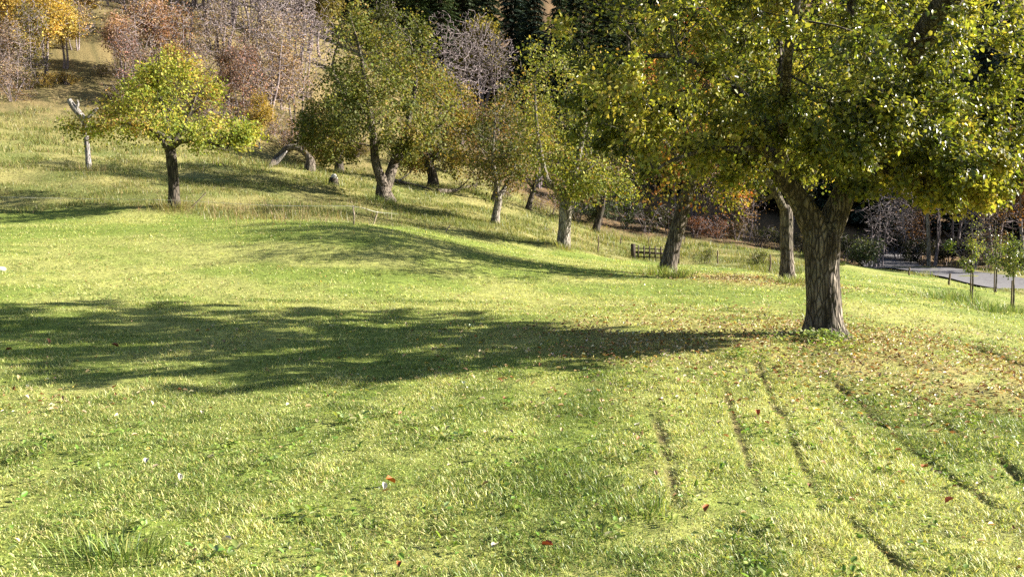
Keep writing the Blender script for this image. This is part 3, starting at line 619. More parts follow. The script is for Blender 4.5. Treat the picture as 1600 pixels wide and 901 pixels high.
# ------------------------------------------------------------------ wood behind: kinds built once, then copied
NEUT = [(.6, .62, .6, 2), (.9, .93, .9, 3), (1.15, 1.13, 1, 3), (1.3, 1.22, .95, 1)]
def conifer(seed, h=20., rmax=3.3):
    rng = np.random.default_rng(seed); V, Fq, C = [], [], []; z = h * .06
    quad_b = []
    while z < h * .985:
        Rz = rmax * (1 - z / h) ** .8 * rng.uniform(.75, 1.12) + .12; nb = int(rng.integers(6, 9))
        for a in rng.uniform(0, 2 * np.pi) + np.arange(nb) * 2 * np.pi / nb + rng.normal(0, .25, nb):
            L = Rz * rng.uniform(.65, 1.1); m = max(4, int(L * 6)); t = np.linspace(.12, 1, m)
            dirx, diry = math.cos(a), math.sin(a)
            px_, py_ = dirx * L * t, diry * L * t; pz_ = z + .12 * L * t - .42 * L * t ** 1.6
            for s in (-1, 1, 0):
                ll = (.28 + .35 * (1 - t)) * rng.uniform(.7, 1.2, m) * (1 + .12 * Rz)
                da = a + s * rng.uniform(.7, 1.1, m)
                ex = np.cos(da) * ll; ey = np.sin(da) * ll; ez = -ll * rng.uniform(.25, .75, m)
                w = .10 + .05 * rng.uniform(0, 1, m)
                B = np.stack([px_, py_, pz_], 1); D = np.stack([ex, ey, ez], 1); Sd = np.stack([-np.sin(da), np.cos(da), rng.normal(0, .5, m)], 1) * w[:, None]
                V.append(np.stack([B - Sd * .5, B + Sd * .5, B + D + Sd * .25, B + D - Sd * .25], 1).reshape(-1, 3))
                C.append(np.repeat(np.exp(rng.normal(0, .28, (m, 1))) * np.array([[1, 1, 1.]]), 4, 0))
        z += (.30 + .012 * h) * rng.uniform(.7, 1.2)
    V = np.concatenate(V); e = empty('conifer', (0, 0, 0), None, 'conifer')
    tv, tf = tube(np.array([[0, 0, -.4], [0, 0, h * .3], [.05, 0, h * .7], [.05, .05, h]]), np.array([.32, .25, .13, .03]), 8)
    mesh_obj('trunk', tv, tf, M_bark_dark, e, None, True)
    mesh_obj('crown', V, np.arange(len(V)).reshape(-1, 4), M_needle, e, np.concatenate(C)); return e
def broadleaf(seed, h, tips, leaves, size, name='woodland_tree', cat='tree', stems=1, spread=.30, low=.25, bark=None, minr=.02, crown='crown', rt=.13):
    rng = np.random.default_rng(seed); T = []
    for k in range(stems):
        a = rng.uniform(0, 6.3); lean = rng.uniform(.02, .10) * h * (1 + .6 * (stems > 1)); hh = h * rng.uniform(.7, .92)
        o_ = np.array([math.cos(a), math.sin(a), 0]) * .25 * (stems > 1)
        pts = [o_ + np.array([math.cos(a) * lean * t ** 1.3, math.sin(a) * lean * t ** 1.3, hh * t - .2]) + np.append(rng.normal(0, .015 * h, 2) * (t > 0), 0) for t in (0, .2, .45, .7, 1)]
        r = np.array([1.25, 1, .75, .45, .12]) * rt * rng.uniform(.7, 1.1); T.append((np.array(pts), r))
    bl = []
    for k in range(5):
        a = rng.uniform(0, 6.3); zz = h * rng.uniform(low + .12, .82); q = spread * h * rng.uniform(.2, .6) * (1.15 - zz / h)
        bl.append((np.array([math.cos(a) * q, math.sin(a) * q, zz]), np.array([spread * h * .62, spread * h * .62, h * .2]) * rng.uniform(.7, 1.1), 1.))
    bl.append((np.array([0, 0, h * .86]), np.array([spread * h * .4, spread * h * .4, h * .15]), .8))
    S = grow(T, bl, tips, seed, seg=.7, bare=h * low, r0=.007, shell=.1, alpha=.25, arch=.02 if leaves else -.02)
    lv = foliage(S, leaves, size, NEUT, seed, rmax=.06, sig=.035 * h, quad=True, wr=.85) if leaves else None
    return plant(name, (0, 0, 0), S, lv, None, cat, None, bark or M_bark_bare, M_leaf_far, minr, 0, seed, 'limbs', crown, big=8)
def shrub(seed, h=2.4, tips=140, leaves=2600, size=.11, minr=.012):
    rng = np.random.default_rng(seed); T = []
    for k in range(6):
        a = rng.uniform(0, 6.3); d = np.array([math.cos(a), math.sin(a), 0]); l = rng.uniform(.2, .5) * h
        T.append((np.array([d * .12 - [0, 0, .15], d * (.12 + l * .35) + [0, 0, h * .35], d * (.1 + l) + [0, 0, h * .75]]), np.array([.035, .025, .01])))
    bl = [(np.array([rng.normal(0, .3) * h, rng.normal(0, .3) * h, h * rng.uniform(.3, .75)]), np.array([.38, .38, .28]) * h, 1.) for k in range(5)]
    S = grow(T, bl, tips, seed, seg=.4, bare=.1, r0=.006, shell=.0)
    return plant('shrub', (0, 0, 0), S, foliage(S, leaves, size, NEUT, seed, rmax=.05, sig=.14, quad=True, wr=.8), None, 'shrub', None, M_bark_bare, M_leaf_far, minr, 0, seed, 'twigs', 'foliage', 'stems', big=6)
KINDS = dict(con=[conifer(401), conifer(402, 22, 3.0), conifer(403, 17, 3.6)],
    bare=[broadleaf(411, 9, 900, 0, 0, 'bare_tree', spread=.34, rt=.09, low=.15), broadleaf(412, 10, 1000, 0, 0, 'bare_tree', stems=3, spread=.32, rt=.075, low=.15), broadleaf(413, 8, 900, 0, 0, 'bare_tree', stems=3, spread=.44, low=.12, rt=.09)],
    leafy=[broadleaf(421, 8, 330, 5200, .17, stems=2), broadleaf(422, 9, 380, 6200, .17), broadleaf(423, 7, 330, 5200, .16, stems=3, spread=.42, low=.12)],
    thin=[broadleaf(431, 8, 640, 1900, .13, stems=2, spread=.36, rt=.08, low=.15), broadleaf(432, 9, 700, 2200, .13, stems=3, spread=.32, rt=.07, low=.12)],
    shrub=[shrub(441), shrub(442, 2.0, 130, 1500), shrub(443, 2.8, 200, 800)])
used = set()
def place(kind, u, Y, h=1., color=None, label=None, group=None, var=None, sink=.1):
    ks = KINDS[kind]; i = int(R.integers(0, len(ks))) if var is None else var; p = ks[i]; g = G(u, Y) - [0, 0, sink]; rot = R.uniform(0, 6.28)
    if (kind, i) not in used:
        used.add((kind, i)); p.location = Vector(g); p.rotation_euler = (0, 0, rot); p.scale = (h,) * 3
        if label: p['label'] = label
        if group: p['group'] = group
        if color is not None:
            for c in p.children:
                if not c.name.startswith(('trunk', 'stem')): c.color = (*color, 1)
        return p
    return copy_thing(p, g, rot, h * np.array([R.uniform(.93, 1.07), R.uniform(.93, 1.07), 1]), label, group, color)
GOLD, YEL, PINK, RED, RUST = (.42, .30, .08), (.46, .38, .05), (.34, .25, .20), (.33, .19, .16), (.21, .115, .05)
BROWN, OLV, DKG, PALEG = (.22, .14, .08), (.13, .12, .035), (.035, .05, .02), (.22, .2, .07)
# conifers, far to near
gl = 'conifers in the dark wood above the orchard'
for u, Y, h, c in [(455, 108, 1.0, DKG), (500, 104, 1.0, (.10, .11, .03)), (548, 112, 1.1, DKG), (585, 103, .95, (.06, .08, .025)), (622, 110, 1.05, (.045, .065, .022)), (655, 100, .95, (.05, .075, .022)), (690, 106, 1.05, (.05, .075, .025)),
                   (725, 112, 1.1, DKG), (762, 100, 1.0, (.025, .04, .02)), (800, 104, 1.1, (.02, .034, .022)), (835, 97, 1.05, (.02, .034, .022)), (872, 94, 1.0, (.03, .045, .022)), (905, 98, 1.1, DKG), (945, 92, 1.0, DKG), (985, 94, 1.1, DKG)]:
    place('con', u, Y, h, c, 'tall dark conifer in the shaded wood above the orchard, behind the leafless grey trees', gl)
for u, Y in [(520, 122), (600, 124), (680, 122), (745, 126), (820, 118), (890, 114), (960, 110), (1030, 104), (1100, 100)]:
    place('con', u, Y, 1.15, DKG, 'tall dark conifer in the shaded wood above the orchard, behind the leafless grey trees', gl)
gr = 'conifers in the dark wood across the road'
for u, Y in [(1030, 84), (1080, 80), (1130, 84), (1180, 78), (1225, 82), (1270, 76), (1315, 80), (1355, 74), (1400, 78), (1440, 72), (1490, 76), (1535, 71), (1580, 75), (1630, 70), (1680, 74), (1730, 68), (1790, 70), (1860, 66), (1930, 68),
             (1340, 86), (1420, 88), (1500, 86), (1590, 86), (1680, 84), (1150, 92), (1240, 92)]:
    place('con', u, Y, R.uniform(.9, 1.1), (.03, .042, .026), 'unseen tall conifer right of the view, added to cast shade on the wood', gr)
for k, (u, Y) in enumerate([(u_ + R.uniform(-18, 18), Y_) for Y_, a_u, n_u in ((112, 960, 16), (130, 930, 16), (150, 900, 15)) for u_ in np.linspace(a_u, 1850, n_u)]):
    place('con', u, Y, R.uniform(1., 1.25), (.028, .04, .022), 'unseen tall conifer right of the view, added to cast shade on the wood', gr)
for x_, y_ in [(52, 62), (58, 70), (46, 68), (64, 62), (56, 56), (66, 74)]:   # unseen trees right of the view, added to shade the wood and road
    place('con', CX + F * x_ / y_, y_, 1.0, (.02, .03, .015), 'unseen tall conifer right of the view, added to cast shade on the wood', gr)
# leafless and autumn trees on the left hillside
gb = 'leafless trees on the wooded hillside'
for u, Y, h, v_ in [(718, 74, 1.15, 2), (690, 80, 1.1, 0), (745, 82, 1.1, 1), (300, 76, 1.1, 1), (335, 80, 1.2, 0), (365, 74, 1.1, 1), (395, 84, 1.3, 0), (425, 78, 1.2, 1), (455, 82, 1.2, 0), (480, 76, 1.0, 2), (265, 84, 1.2, 1), (230, 88, 1.2, 0), (320, 92, 1.3, 2), (440, 68, .95, 1), (150, 92, 1.2, 1), (350, 98, 1.3, 1), (400, 100, 1.3, 0), (280, 102, 1.3, 2), (205, 100, 1.2, 1), (100, 100, 1.2, 0), (30, 96, 1.2, 1), (780, 86, 1.0, 1), (490, 90, 1.2, 0), (5, 72, .9, 1)] + [(u_, Y_, R.uniform(1., 1.35), int(R.integers(0, 3))) for Y_ in (76, 88, 102, 118) for u_ in np.linspace(230, 480, 5) + R.uniform(-20, 20, 5)] + [(u_, Y_, 1.2, int(R.integers(0, 3))) for Y_ in (100, 118) for u_ in np.linspace(0, 150, 3) + R.uniform(-15, 15, 3)] + [(1375, 56, .75, 2), (1460, 57, .8, 1), (1525, 53, .7, 0), (1560, 58, .9, 2), (1415, 60, .9, 0)]:
    lab = {(718, 74): 'broad leafless grey tree standing before the dark conifers, right of the double trunked tree'}.get((u, Y), 'leafless ashen grey tree with fine twigs on the wooded hillside' if u < 800 else 'leafless twiggy grey tree in the shade across the road')
    place('bare', u, Y, h, None, lab, None if (u, Y) == (718, 74) else gb if u < 800 else 'leafless trees across the road', v_)
for k, (kind, u, Y, h, c, lab) in enumerate([
    ('leafy', 28, 66, .85, GOLD, 'golden brown tree at the left edge of the hillside'), ('leafy', 78, 64, .85, GOLD, 'golden yellow tree with slim stems at the upper left'), ('leafy', 112, 66, .72, (.44, .33, .09), 'orange gold tree beside the dry grass gap on the hillside'),
    ('thin', 60, 62, .75, PALEG, 'thin pale leaved tree in front of the golden trees'), ('leafy', 8, 70, .95, (.40, .28, .08), 'golden brown tree cut by the left edge of the photo'), ('leafy', 95, 72, 1.0, (.42, .30, .09), 'pale golden tree behind the orange gold one'), ('leafy', 52, 76, 1.15, (.36, .26, .10), 'tawny tree rising behind the golden trees'), ('thin', 130, 70, .9, (.40, .28, .12), 'sparse tawny tree at the edge of the dry grass gap'), ('leafy', 183, 84, .8, YEL, 'small bright yellow tree high on the slope'), ('thin', 235, 62, .85, PINK, 'dull pink leaved tree rising behind the yellow green orchard tree'),
    ('thin', 205, 60, .65, RED, 'dark red leaved bushy tree behind the yellow green orchard tree'), ('thin', 290, 64, .85, (.34, .18, .10), 'pinkish orange tree behind the right side of the yellow green orchard tree'), ('thin', 345, 66, .9, PINK, 'thin pink brown tree on the hillside between the orchard trees'),
    ('thin', 385, 60, .75, RED, 'red leaved tree above the arched fallen trunk'), ('thin', 425, 62, 1.05, PINK, 'tall sparse pink leaved tree with pale stems on the hillside'), ('leafy', 330, 58, .38, GOLD, 'low golden bush like tree right of the yellow green orchard tree'),
    ('leafy', 410, 56, .42, (.36, .26, .06), 'low yellow tree above the arched fallen trunk'), ('thin', 465, 64, .9, PINK, 'brownish pink tree left of the double trunked tree'), ('leafy', 505, 88, 1.1, (.16, .14, .04), 'olive gold tree in the wood behind the double trunked tree'),
    ('leafy', 755, 96, 1.5, (.30, .26, .06), 'tall yellow green tree among the conifers at the top of the photo'), ('thin', 740, 66, .65, (.30, .14, .07), 'low russet tree behind the golden olive tree'), ('leafy', 610, 84, 1.0, (.09, .10, .03), 'dark olive tree in the wood behind the double trunked tree top'),
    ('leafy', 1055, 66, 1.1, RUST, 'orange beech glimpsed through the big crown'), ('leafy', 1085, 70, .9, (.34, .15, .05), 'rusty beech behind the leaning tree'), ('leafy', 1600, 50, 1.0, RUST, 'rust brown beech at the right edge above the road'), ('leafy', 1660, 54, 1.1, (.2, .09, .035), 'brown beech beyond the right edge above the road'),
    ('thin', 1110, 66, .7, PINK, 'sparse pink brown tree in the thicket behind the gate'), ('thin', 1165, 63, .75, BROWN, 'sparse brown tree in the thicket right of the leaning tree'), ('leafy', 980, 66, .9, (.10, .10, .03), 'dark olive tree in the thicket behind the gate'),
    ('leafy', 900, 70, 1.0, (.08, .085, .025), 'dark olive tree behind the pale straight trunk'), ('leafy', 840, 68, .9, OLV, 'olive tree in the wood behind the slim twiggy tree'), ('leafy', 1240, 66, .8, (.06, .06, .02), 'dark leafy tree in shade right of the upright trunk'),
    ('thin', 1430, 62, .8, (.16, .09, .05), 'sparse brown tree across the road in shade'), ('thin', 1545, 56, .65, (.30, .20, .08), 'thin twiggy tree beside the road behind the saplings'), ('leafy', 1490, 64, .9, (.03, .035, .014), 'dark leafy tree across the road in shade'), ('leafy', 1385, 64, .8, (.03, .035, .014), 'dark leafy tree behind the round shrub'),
    ('leafy', 200, 64, .72, (.36, .24, .19), 'dull pink full crowned tree left of the yellow green crown'), ('leafy', 250, 67, .85, (.38, .23, .16), 'salmon pink tree rising above the yellow green crown'), ('leafy', 282, 62, .6, (.44, .30, .13), 'peach coloured tree behind the right shoulder of the yellow green crown'),
    ('leafy', 365, 62, .55, (.36, .24, .19), 'dusky red tree between the yellow green and the olive orchard trees'), ('leafy', 398, 65, .62, (.36, .24, .19), 'rosy leaved tree above the arched trunk'), ('leafy', 150, 92, .9, (.30, .25, .09), 'ochre tree high behind the dry grass gap'), ('leafy', 445, 66, .6, (.34, .24, .16), 'pale brown tree just left of the olive orchard tree'),
    ('leafy', 330, 88, 1.0, (.28, .2, .13), 'brown tree high among the leafless trees'), ('leafy', 28, 86, 1.2, (.40, .30, .12), 'pale gold tree high at the upper left'), ('leafy', 92, 94, 1.2, (.36, .28, .12), 'tan tree at the top edge above the golden trees'), ('leafy', 3, 63, .6, (.35, .26, .12), 'low tan tree at the left edge of the slope'), ('leafy', 225, 84, 1.0, (.34, .24, .16), 'pale rose tree at the top edge above the small yellow tree'), ('leafy', 420, 92, 1.1, (.27, .2, .15), 'greyish brown tree at the top edge among the leafless trees'),
    ('thin', 30, 60, .55, PINK, 'low pinkish brush at the left edge of the slope'), ('thin', 5, 60, .6, BROWN, 'brown brush at the far left edge of the slope'), ('leafy', 140, 76, .6, (.34, .24, .06), 'small golden tree above the dry grass gap')]):
    place(kind, u, Y, h, c, lab, 'autumn trees on the hillside')
# undergrowth
gs = 'shrubs under the wood'
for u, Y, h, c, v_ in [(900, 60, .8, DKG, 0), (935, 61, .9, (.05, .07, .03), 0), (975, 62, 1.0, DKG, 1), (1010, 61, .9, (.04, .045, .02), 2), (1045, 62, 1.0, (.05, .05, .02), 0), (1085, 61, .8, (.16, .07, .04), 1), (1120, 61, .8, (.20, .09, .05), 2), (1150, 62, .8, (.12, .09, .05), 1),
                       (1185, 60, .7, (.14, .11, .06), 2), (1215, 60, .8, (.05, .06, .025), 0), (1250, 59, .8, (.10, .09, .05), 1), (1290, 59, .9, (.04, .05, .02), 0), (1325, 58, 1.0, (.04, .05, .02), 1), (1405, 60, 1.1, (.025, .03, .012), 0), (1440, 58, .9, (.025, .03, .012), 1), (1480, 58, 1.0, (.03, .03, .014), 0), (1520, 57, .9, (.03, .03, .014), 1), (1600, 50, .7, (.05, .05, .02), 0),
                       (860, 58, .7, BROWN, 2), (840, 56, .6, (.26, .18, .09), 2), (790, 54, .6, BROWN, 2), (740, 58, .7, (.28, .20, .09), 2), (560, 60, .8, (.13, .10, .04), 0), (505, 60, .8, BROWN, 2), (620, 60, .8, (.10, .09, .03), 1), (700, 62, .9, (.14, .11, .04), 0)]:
    place('shrub', u, Y, h, c, 'low dull shrub in the thicket under the trees behind the meadow', gs, v_)
gh = 'shrubs on the dry left hillside'
for u, Y, h, c, v_ in [(10, 60, .9, PINK, 2), (30, 58, .8, (.30, .2, .12), 2), (55, 61, .7, (.3, .24, .1), 1), (85, 62, .6, GOLD, 1), (115, 63, .6, GOLD, 0), (170, 66, .5, (.24, .2, .08), 1), (195, 66, .7, PINK, 2), (315, 60, .7, (.34, .22, .08), 1), (345, 58, .7, PINK, 2), (375, 60, .8, (.3, .19, .1), 2), (400, 58, .6, GOLD, 1), (430, 60, .8, PINK, 2), (460, 58, .8, (.28, .17, .1), 2), (300, 72, .9, PINK, 2), (340, 76, 1.0, (.26, .16, .12), 2), (400, 76, 1.0, (.26, .17, .13), 2), (440, 74, 1.0, PINK, 2), (260, 74, .8, BROWN, 2), (20, 74, 1.0, (.28, .2, .1), 2), (60, 78, 1.0, GOLD, 1), (130, 86, 1.0, BROWN, 2), (220, 80, 1.0, (.26, .17, .12), 2), (480, 70, 1.0, (.25, .16, .11), 2)]:
    place('shrub', u, Y, h, c, 'dry pinkish or golden shrub on the grassy hillside', gh, v_)
for u, Y, h, c in [(185, 60, .55, (.30, .24, .09)), (215, 58, .6, (.28, .22, .09)), (250, 60, .7, (.32, .25, .08)), (300, 58, .7, (.28, .22, .1)), (340, 61, .8, (.30, .2, .12)), (372, 57, .6, (.36, .28, .08)), (405, 62, .8, (.28, .22, .11)), (445, 58, .7, (.30, .2, .13)), (470, 61, .8, (.24, .18, .09)), (235, 68, .9, (.28, .2, .12)), (290, 68, 1., (.30, .22, .12)), (360, 69, 1., (.27, .2, .13)), (430, 68, 1., (.28, .2, .13)), (485, 64, .8, (.2, .16, .07)), (60, 67, .9, (.36, .28, .1)), (15, 66, .9, (.3, .22, .13)), (110, 70, .8, (.34, .27, .1))]:
    place('shrub', u, Y, h, c, 'dry pinkish or golden shrub on the grassy hillside', gh)
place('shrub', 1360, 53, 1.0, (.09, .11, .05), 'rounded dark green shrub at the near side of the road bend', None, 0)
for u, v, h, lab in [(1105, 411, .42, 'small grassy green bush by the stakes right of the gate'), (1190, 418, .45, 'loose weedy bush between the stake and the upright trunk')]:
    g = at(u, v); place('shrub', CX + F * g[0] / g[1], g[1], h, (.20, .22, .07), lab, None, 1, .05)

# ------------------------------------------------------------------ dead wood
def dead_thing(name, base, polys_, label, cat, mats, names, ridge=.25, sides=20):
    e = empty(name, base, label, cat)
    for (pts, r), m, nm in zip(polys_, mats, names):
        st = smooth_path(np.column_stack([pts, r]), .06); v, f = tube(st[:, :3], st[:, 3], sides, ridge, 3); mesh_obj(nm, v, f, m, e, None, True, base)
    return e
g = at(139, 267); Y = g[1]
dead_thing('dead_tree', g, [([g - [0, 0, .1]] + [P(u, v, Y) for u, v in [(138, 250), (136, 225), (134, 205), (132, 190), (124, 178), (115, 168), (108, 156)]], [.16, .12, .105, .10, .12, .135, .13, .10]),
    ([P(u, v, Y - .02) for u, v in [(133, 192), (142, 180), (149, 172), (154, 169)]], [.12, .085, .065, .035]), ([P(u, v, Y - .05) for u, v in [(119, 172), (122, 163), (121, 156)]], [.07, .05, .025])],
    'white bleached dead tree trunk with a broken leaning fork at the upper left', 'dead tree', [M_dead] * 3, ['trunk', 'broken_limb', 'stub'])
g = at(483, 267); Y = g[1]
q = at(420, 262)
dead_thing('fallen_tree', g, [([g - [0, 0, .1]] + [P(u, v, Y) for u, v in [(485, 256), (483, 247), (476, 239), (468, 233), (458, 230), (450, 232), (441, 240), (432, 249)]] + [q], [.36, .27, .20, .15, .15, .17, .18, .19, .18, .10]),
    ([P(u, v, Y) for u, v in [(470, 234), (480, 229), (492, 228)]], [.13, .10, .05]), ([P(u, v, Y - .20) for u, v in [(449, 236), (441, 244), (432, 253), (422, 263)]], [.03, .10, .14, .09])],
    'arched broken tree trunk bent over to the ground on the slope', 'fallen tree', [M_bark, M_bark, M_dead], ['trunk', 'stub', 'split_wood'])
g = at(521, 290); Y = g[1]
dead_thing('stump', g, [([g - [0, 0, .1], g + [0, 0, .18], g + [.04, 0, .36]], [.30, .24, .21]), ([g + [.03, -.02, .33], g + [.06, -.02, .46], g + [.10, 0, .52]], [.17, .15, .07])],
    'small dark stump with a whitish top on the slope left of the double trunk', 'stump', [M_bark_dark, M_stone], ['body', 'pale_top'])
for pts, lab in [([(602, 281), (622, 287), (650, 293), (676, 300)], 'brown fallen bough lying behind the double trunked tree'), ([(684, 302), (712, 301), (735, 294), (752, 292)], 'thin crooked fallen branch right of the golden olive tree')]:
    ws = [at(*p) + [0, 0, .12] for p in pts]; k = len(ws)
    e = dead_thing('fallen_branch', ws[0], [(ws, np.linspace(.13, .04, k)), ([ws[1], ws[1] + [.5, .3, .4], ws[1] + [.9, .4, .9]], [.05, .035, .012])], lab, 'branch', [M_bark, M_bark], ['bough', 'twig'], .15, 10)
w1, w2 = at(406, 128), at(422, 139)
dead_thing('fallen_log', w1, [([w1 + [0, 0, .25], (w1 + w2) / 2 + [0, 0, .35], w2 + [0, 0, .2]], [.16, .22, .15]), ([(w1 + w2) / 2 + [0, 0, .35], (w1 + w2) / 2 + [-.3, 0, .8]], [.09, .04])], 'white bleached log lying high on the hillside', 'log', [M_dead] * 2, ['bole', 'stub'])

# ------------------------------------------------------------------ fences, gate, stakes
def stick(name, pts, r, mat, label, cat, group=None, sides=8, tip=True):
    pts = np.array(pts); k = len(pts); rs = np.full(k, r) * np.linspace(1.1, .9, k)
    v, f = tube(pts, rs, sides, .06, 2)
    o = mesh_obj(name, v, f, mat, None, None, True, pts[0]); o.location = Vector(pts[0]); return tag(o, label, cat, group)
def lean_stick(name, u0, v0, u1, v1, r, mat, label, cat, group=None, sides=8):
    b_ = at(u0, v0); t_ = P(u1, v1, b_[1]); n_ = np.linspace(0, 1, 6)[:, None]
    pts = (b_ - [0, 0, .1]) * (1 - n_) + t_ * n_; pts[1:-1, :2] += R.normal(0, r * .35, (4, 2))
    return stick(name, pts, r, mat, label, cat, group, sides), t_
gp = 'pale posts of the rope fence'
tops = []
for u0, v0, u1, v1, r, lab in [(290, 328, 322, 301, .022, 'pale stick leaning hard over beside the dark trunked tree'), (554, 351, 552, 321, .026, 'upright pale fence post in front of the double trunked tree'),
                               (582, 351, 590, 330, .024, 'leaning pale fence post just right of the upright one'), (695, 362, 703, 351, .026, 'short leaning pale fence post at the far end of the rope')]:
    tops.append(lean_stick('fence_post', u0, v0, u1, v1, r, M_stake, lab, 'post', gp)[1])
gd = 'dark stakes around the gate'
for u, v0, v1, lab in [(935, 394, 369, 'thin dark stake left of the gate, tallest of those there'), (970, 384, 371, 'thin dark stake close behind the left gate post'), (1013, 381, 370, 'thin dark stake in the meadow behind the middle of the gate'),
                       (1069, 385, 370, 'thin dark stake behind the leaning trunk on its right'), (1121, 413, 391, 'thin dark stake beside the small grassy bush'), (1203, 425, 398, 'thin dark stake left of the upright trunk')]:
    lean_stick('fence_stake', u, v0, u + R.uniform(-.6, .6), v1, .032, M_post, lab, 'stake', gd, 6)
for u, v0, u1, v1, lab in [(1420, 430, 1421, 418, 'short stake where the lawn meets the road'), (1482, 445, 1485, 427, 'short slanting stake at the near edge of the road')]:
    lean_stick('road_stake', u, v0, u1, v1, .045, M_post, lab, 'stake', 'stakes by the road', 6)
ra = [at(-120, 336), at(-20, 336), at(272, 327)]
rp = [P(-160, 306, ra[0][1]), P(0, 308, ra[1][1]), P(150, 311, (ra[1][1] + ra[2][1]) / 2), P(272, 313, ra[2][1] - .25), P(400, 320, tops[1][1] + .3), P(470, 322, tops[1][1] + .1), tops[1] - [0, .03, .03], tops[2] - [0, .03, .03], P(622, 334, tops[2][1] + .1)]
rs = smooth_path(rp, .3); v, f = tube(rs, np.full(len(rs), .0055), 5)
tag(mesh_obj('fence_rope', v, f, M_rope, None, None, True), 'white electric fence rope strung along the upper edge of the field', 'fence rope')
def box(cx, cy, cz, sx, sy, sz):
    v = np.array([[x, y, z] for x in (-1, 1) for y in (-1, 1) for z in (-1, 1)], float) * [sx / 2, sy / 2, sz / 2] + [cx, cy, cz]
    v[:, :2] += R.normal(0, .004, (8, 2))
    return v, np.array([[0, 1, 3, 2], [4, 6, 7, 5], [0, 4, 5, 1], [2, 3, 7, 6], [0, 2, 6, 4], [1, 5, 7, 3]])
g = at(988, 405); Y = g[1]; e = empty('wooden_gate', g, 'low dark wooden lattice gate behind the leaning tree', 'gate')
m1 = F / Y
def gpart(nm, *bx):
    v, f = box(*bx); mesh_obj(nm, v, f, M_wood, e)
gz = lambda x: hz(g[0] + x, g[1]) - g[2]
gpart('post', .03, 0, .33, .20, .18, .80)
W_ = 62 / m1
for k, x in enumerate(np.linspace(.28, W_, 7)): gpart('upright', x, -.012 * (k % 2), gz(x) + .35, .07, .035, .72)
for z_, h_ in ((.16, .05), (.36, .10), (.55, .055)):
    a, b_ = gz(.2), gz(W_)
    v, f = box((.2 + W_) / 2, .045, z_, W_ - .1, .04, h_); v[:, 2] += a + (b_ - a) * (v[:, 0] - .2) / (W_ - .2); mesh_obj('rail', v, f, M_wood, e)
gpart('post', W_ + .24, 0, gz(W_) + .34, .2, .2, .84)

# ------------------------------------------------------------------ saplings by the road
def sapling(u, v, ctop, blobs, label, seed, leaves, extra=None):
    b_ = at(u, v); Y = b_[1]
    tr = [(np.array([b_ - [0, 0, .1]] + [P(u + 1, v - 25, Y), P(u + 1, v - 50, Y), P(u, (v - 50 + ctop) / 2, Y), P(u - 1, ctop, Y)]), np.array([.035, .028, .026, .02, .006]))]
    if extra:
        for x in extra: tr.append((np.array([P(p[0], p[1], Y) for p in x]), np.linspace(.018, .008, len(x))))
    S = grow(tr, [px(c[0], c[1], Y, c[2], c[3], c[4], c[5]) for c in blobs], 130, seed, seg=.2, bare=b_[2] + .8, r0=.003, shell=.1, alpha=.5)
    lv = foliage(S, leaves, .062, [(.08, .11, .025, 2), (.13, .165, .04, 4), (.20, .225, .06, 3), (.28, .24, .09, .6)], seed, rmax=.012, sig=.06, quad=True, wr=.7)
    plant('sapling', b_, S, lv, label, 'sapling', 'saplings by the road', M_bark_pale, M_leaf, .006, 0, seed, 'twigs', 'crown', 'stem', big=8)
    st = b_ + [-.09, -.05, 0]; n_ = np.linspace(0, 1, 5)[:, None]; t_ = P(u - 1.5, v - 50, Y - .05)
    stick('support_stake', (st - [0, 0, .1]) * (1 - n_) + t_ * n_, .022, M_post, 'wooden support stake tied beside the ' + label.split(' with')[0], 'stake', 'sapling stakes')
sapling(1519, 468, 352, [(1522, 385, 17, 40, .35, 2), (1512, 410, 10, 14, .25, .7), (1530, 360, 10, 16, .2, .7), (1484, 380, 8, 8, .12, .35)], 'left sapling with a narrow crown and one bare side branch', 61, 1300, [[(1518, 424), (1505, 408), (1492, 393), (1483, 380)]])
sapling(1583, 488, 346, [(1585, 395, 30, 32, .6, 2.4), (1570, 410, 22, 20, .4, 1), (1602, 400, 20, 25, .4, 1)], 'right sapling with the fullest crown at the photo edge', 62, 2300)
sapling(1556, 457, 350, [(1555, 400, 16, 20, .4, 1), (1548, 385, 14, 30, .35, .6)], 'rear sapling with pale bare shoots nearest the road', 63, 700, [[(1556, 415), (1545, 400), (1537, 375), (1535, 350)], [(1555, 410), (1545, 408), (1530, 402)]])

# ------------------------------------------------------------------ tufts, weeds, leaves one can pick out, stones
def tuft(u, v, n, h, sp, pal, label, cat='grass tuft', w=.012, name='grass_tuft', group='grass tufts'):
    b_ = at(u, v); x = b_[0] + R.normal(0, sp, n); y = b_[1] + R.normal(0, sp * .7, n)
    aw = np.arctan2(y - b_[1], x - b_[0]) + R.normal(0, .6, n)
    V, f, c = blades(x, y, h * R.uniform(.5, 1.25, n), w * R.uniform(.6, 1.3, n), R.uniform(.1, 1.1, n), pick(n, pal, R), 2, R, aw)
    o = mesh_obj(name, V, f, M_grass, None, c, False, b_); o.location = Vector(b_); return tag(o, label, cat, group)
TG = [(.10, .16, .04, 3), (.16, .2, .07, 3), (.26, .26, .12, 1)]
tuft(1485, 468, 380, .34, .30, TG, 'grey green grass tuft on the lawn left of the left sapling'); tuft(1540, 486, 380, .30, .36, TG, 'pale edged grass tuft on the lawn left of the right sapling')
tuft(1455, 467, 160, .24, .3, TG, 'low dark grass tuft left of the grey green one'); tuft(1515, 472, 260, .35, .25, TG, 'grass tuft around the foot of the left sapling'); tuft(1580, 489, 260, .3, .25, TG, 'grass tuft around the foot of the right sapling')
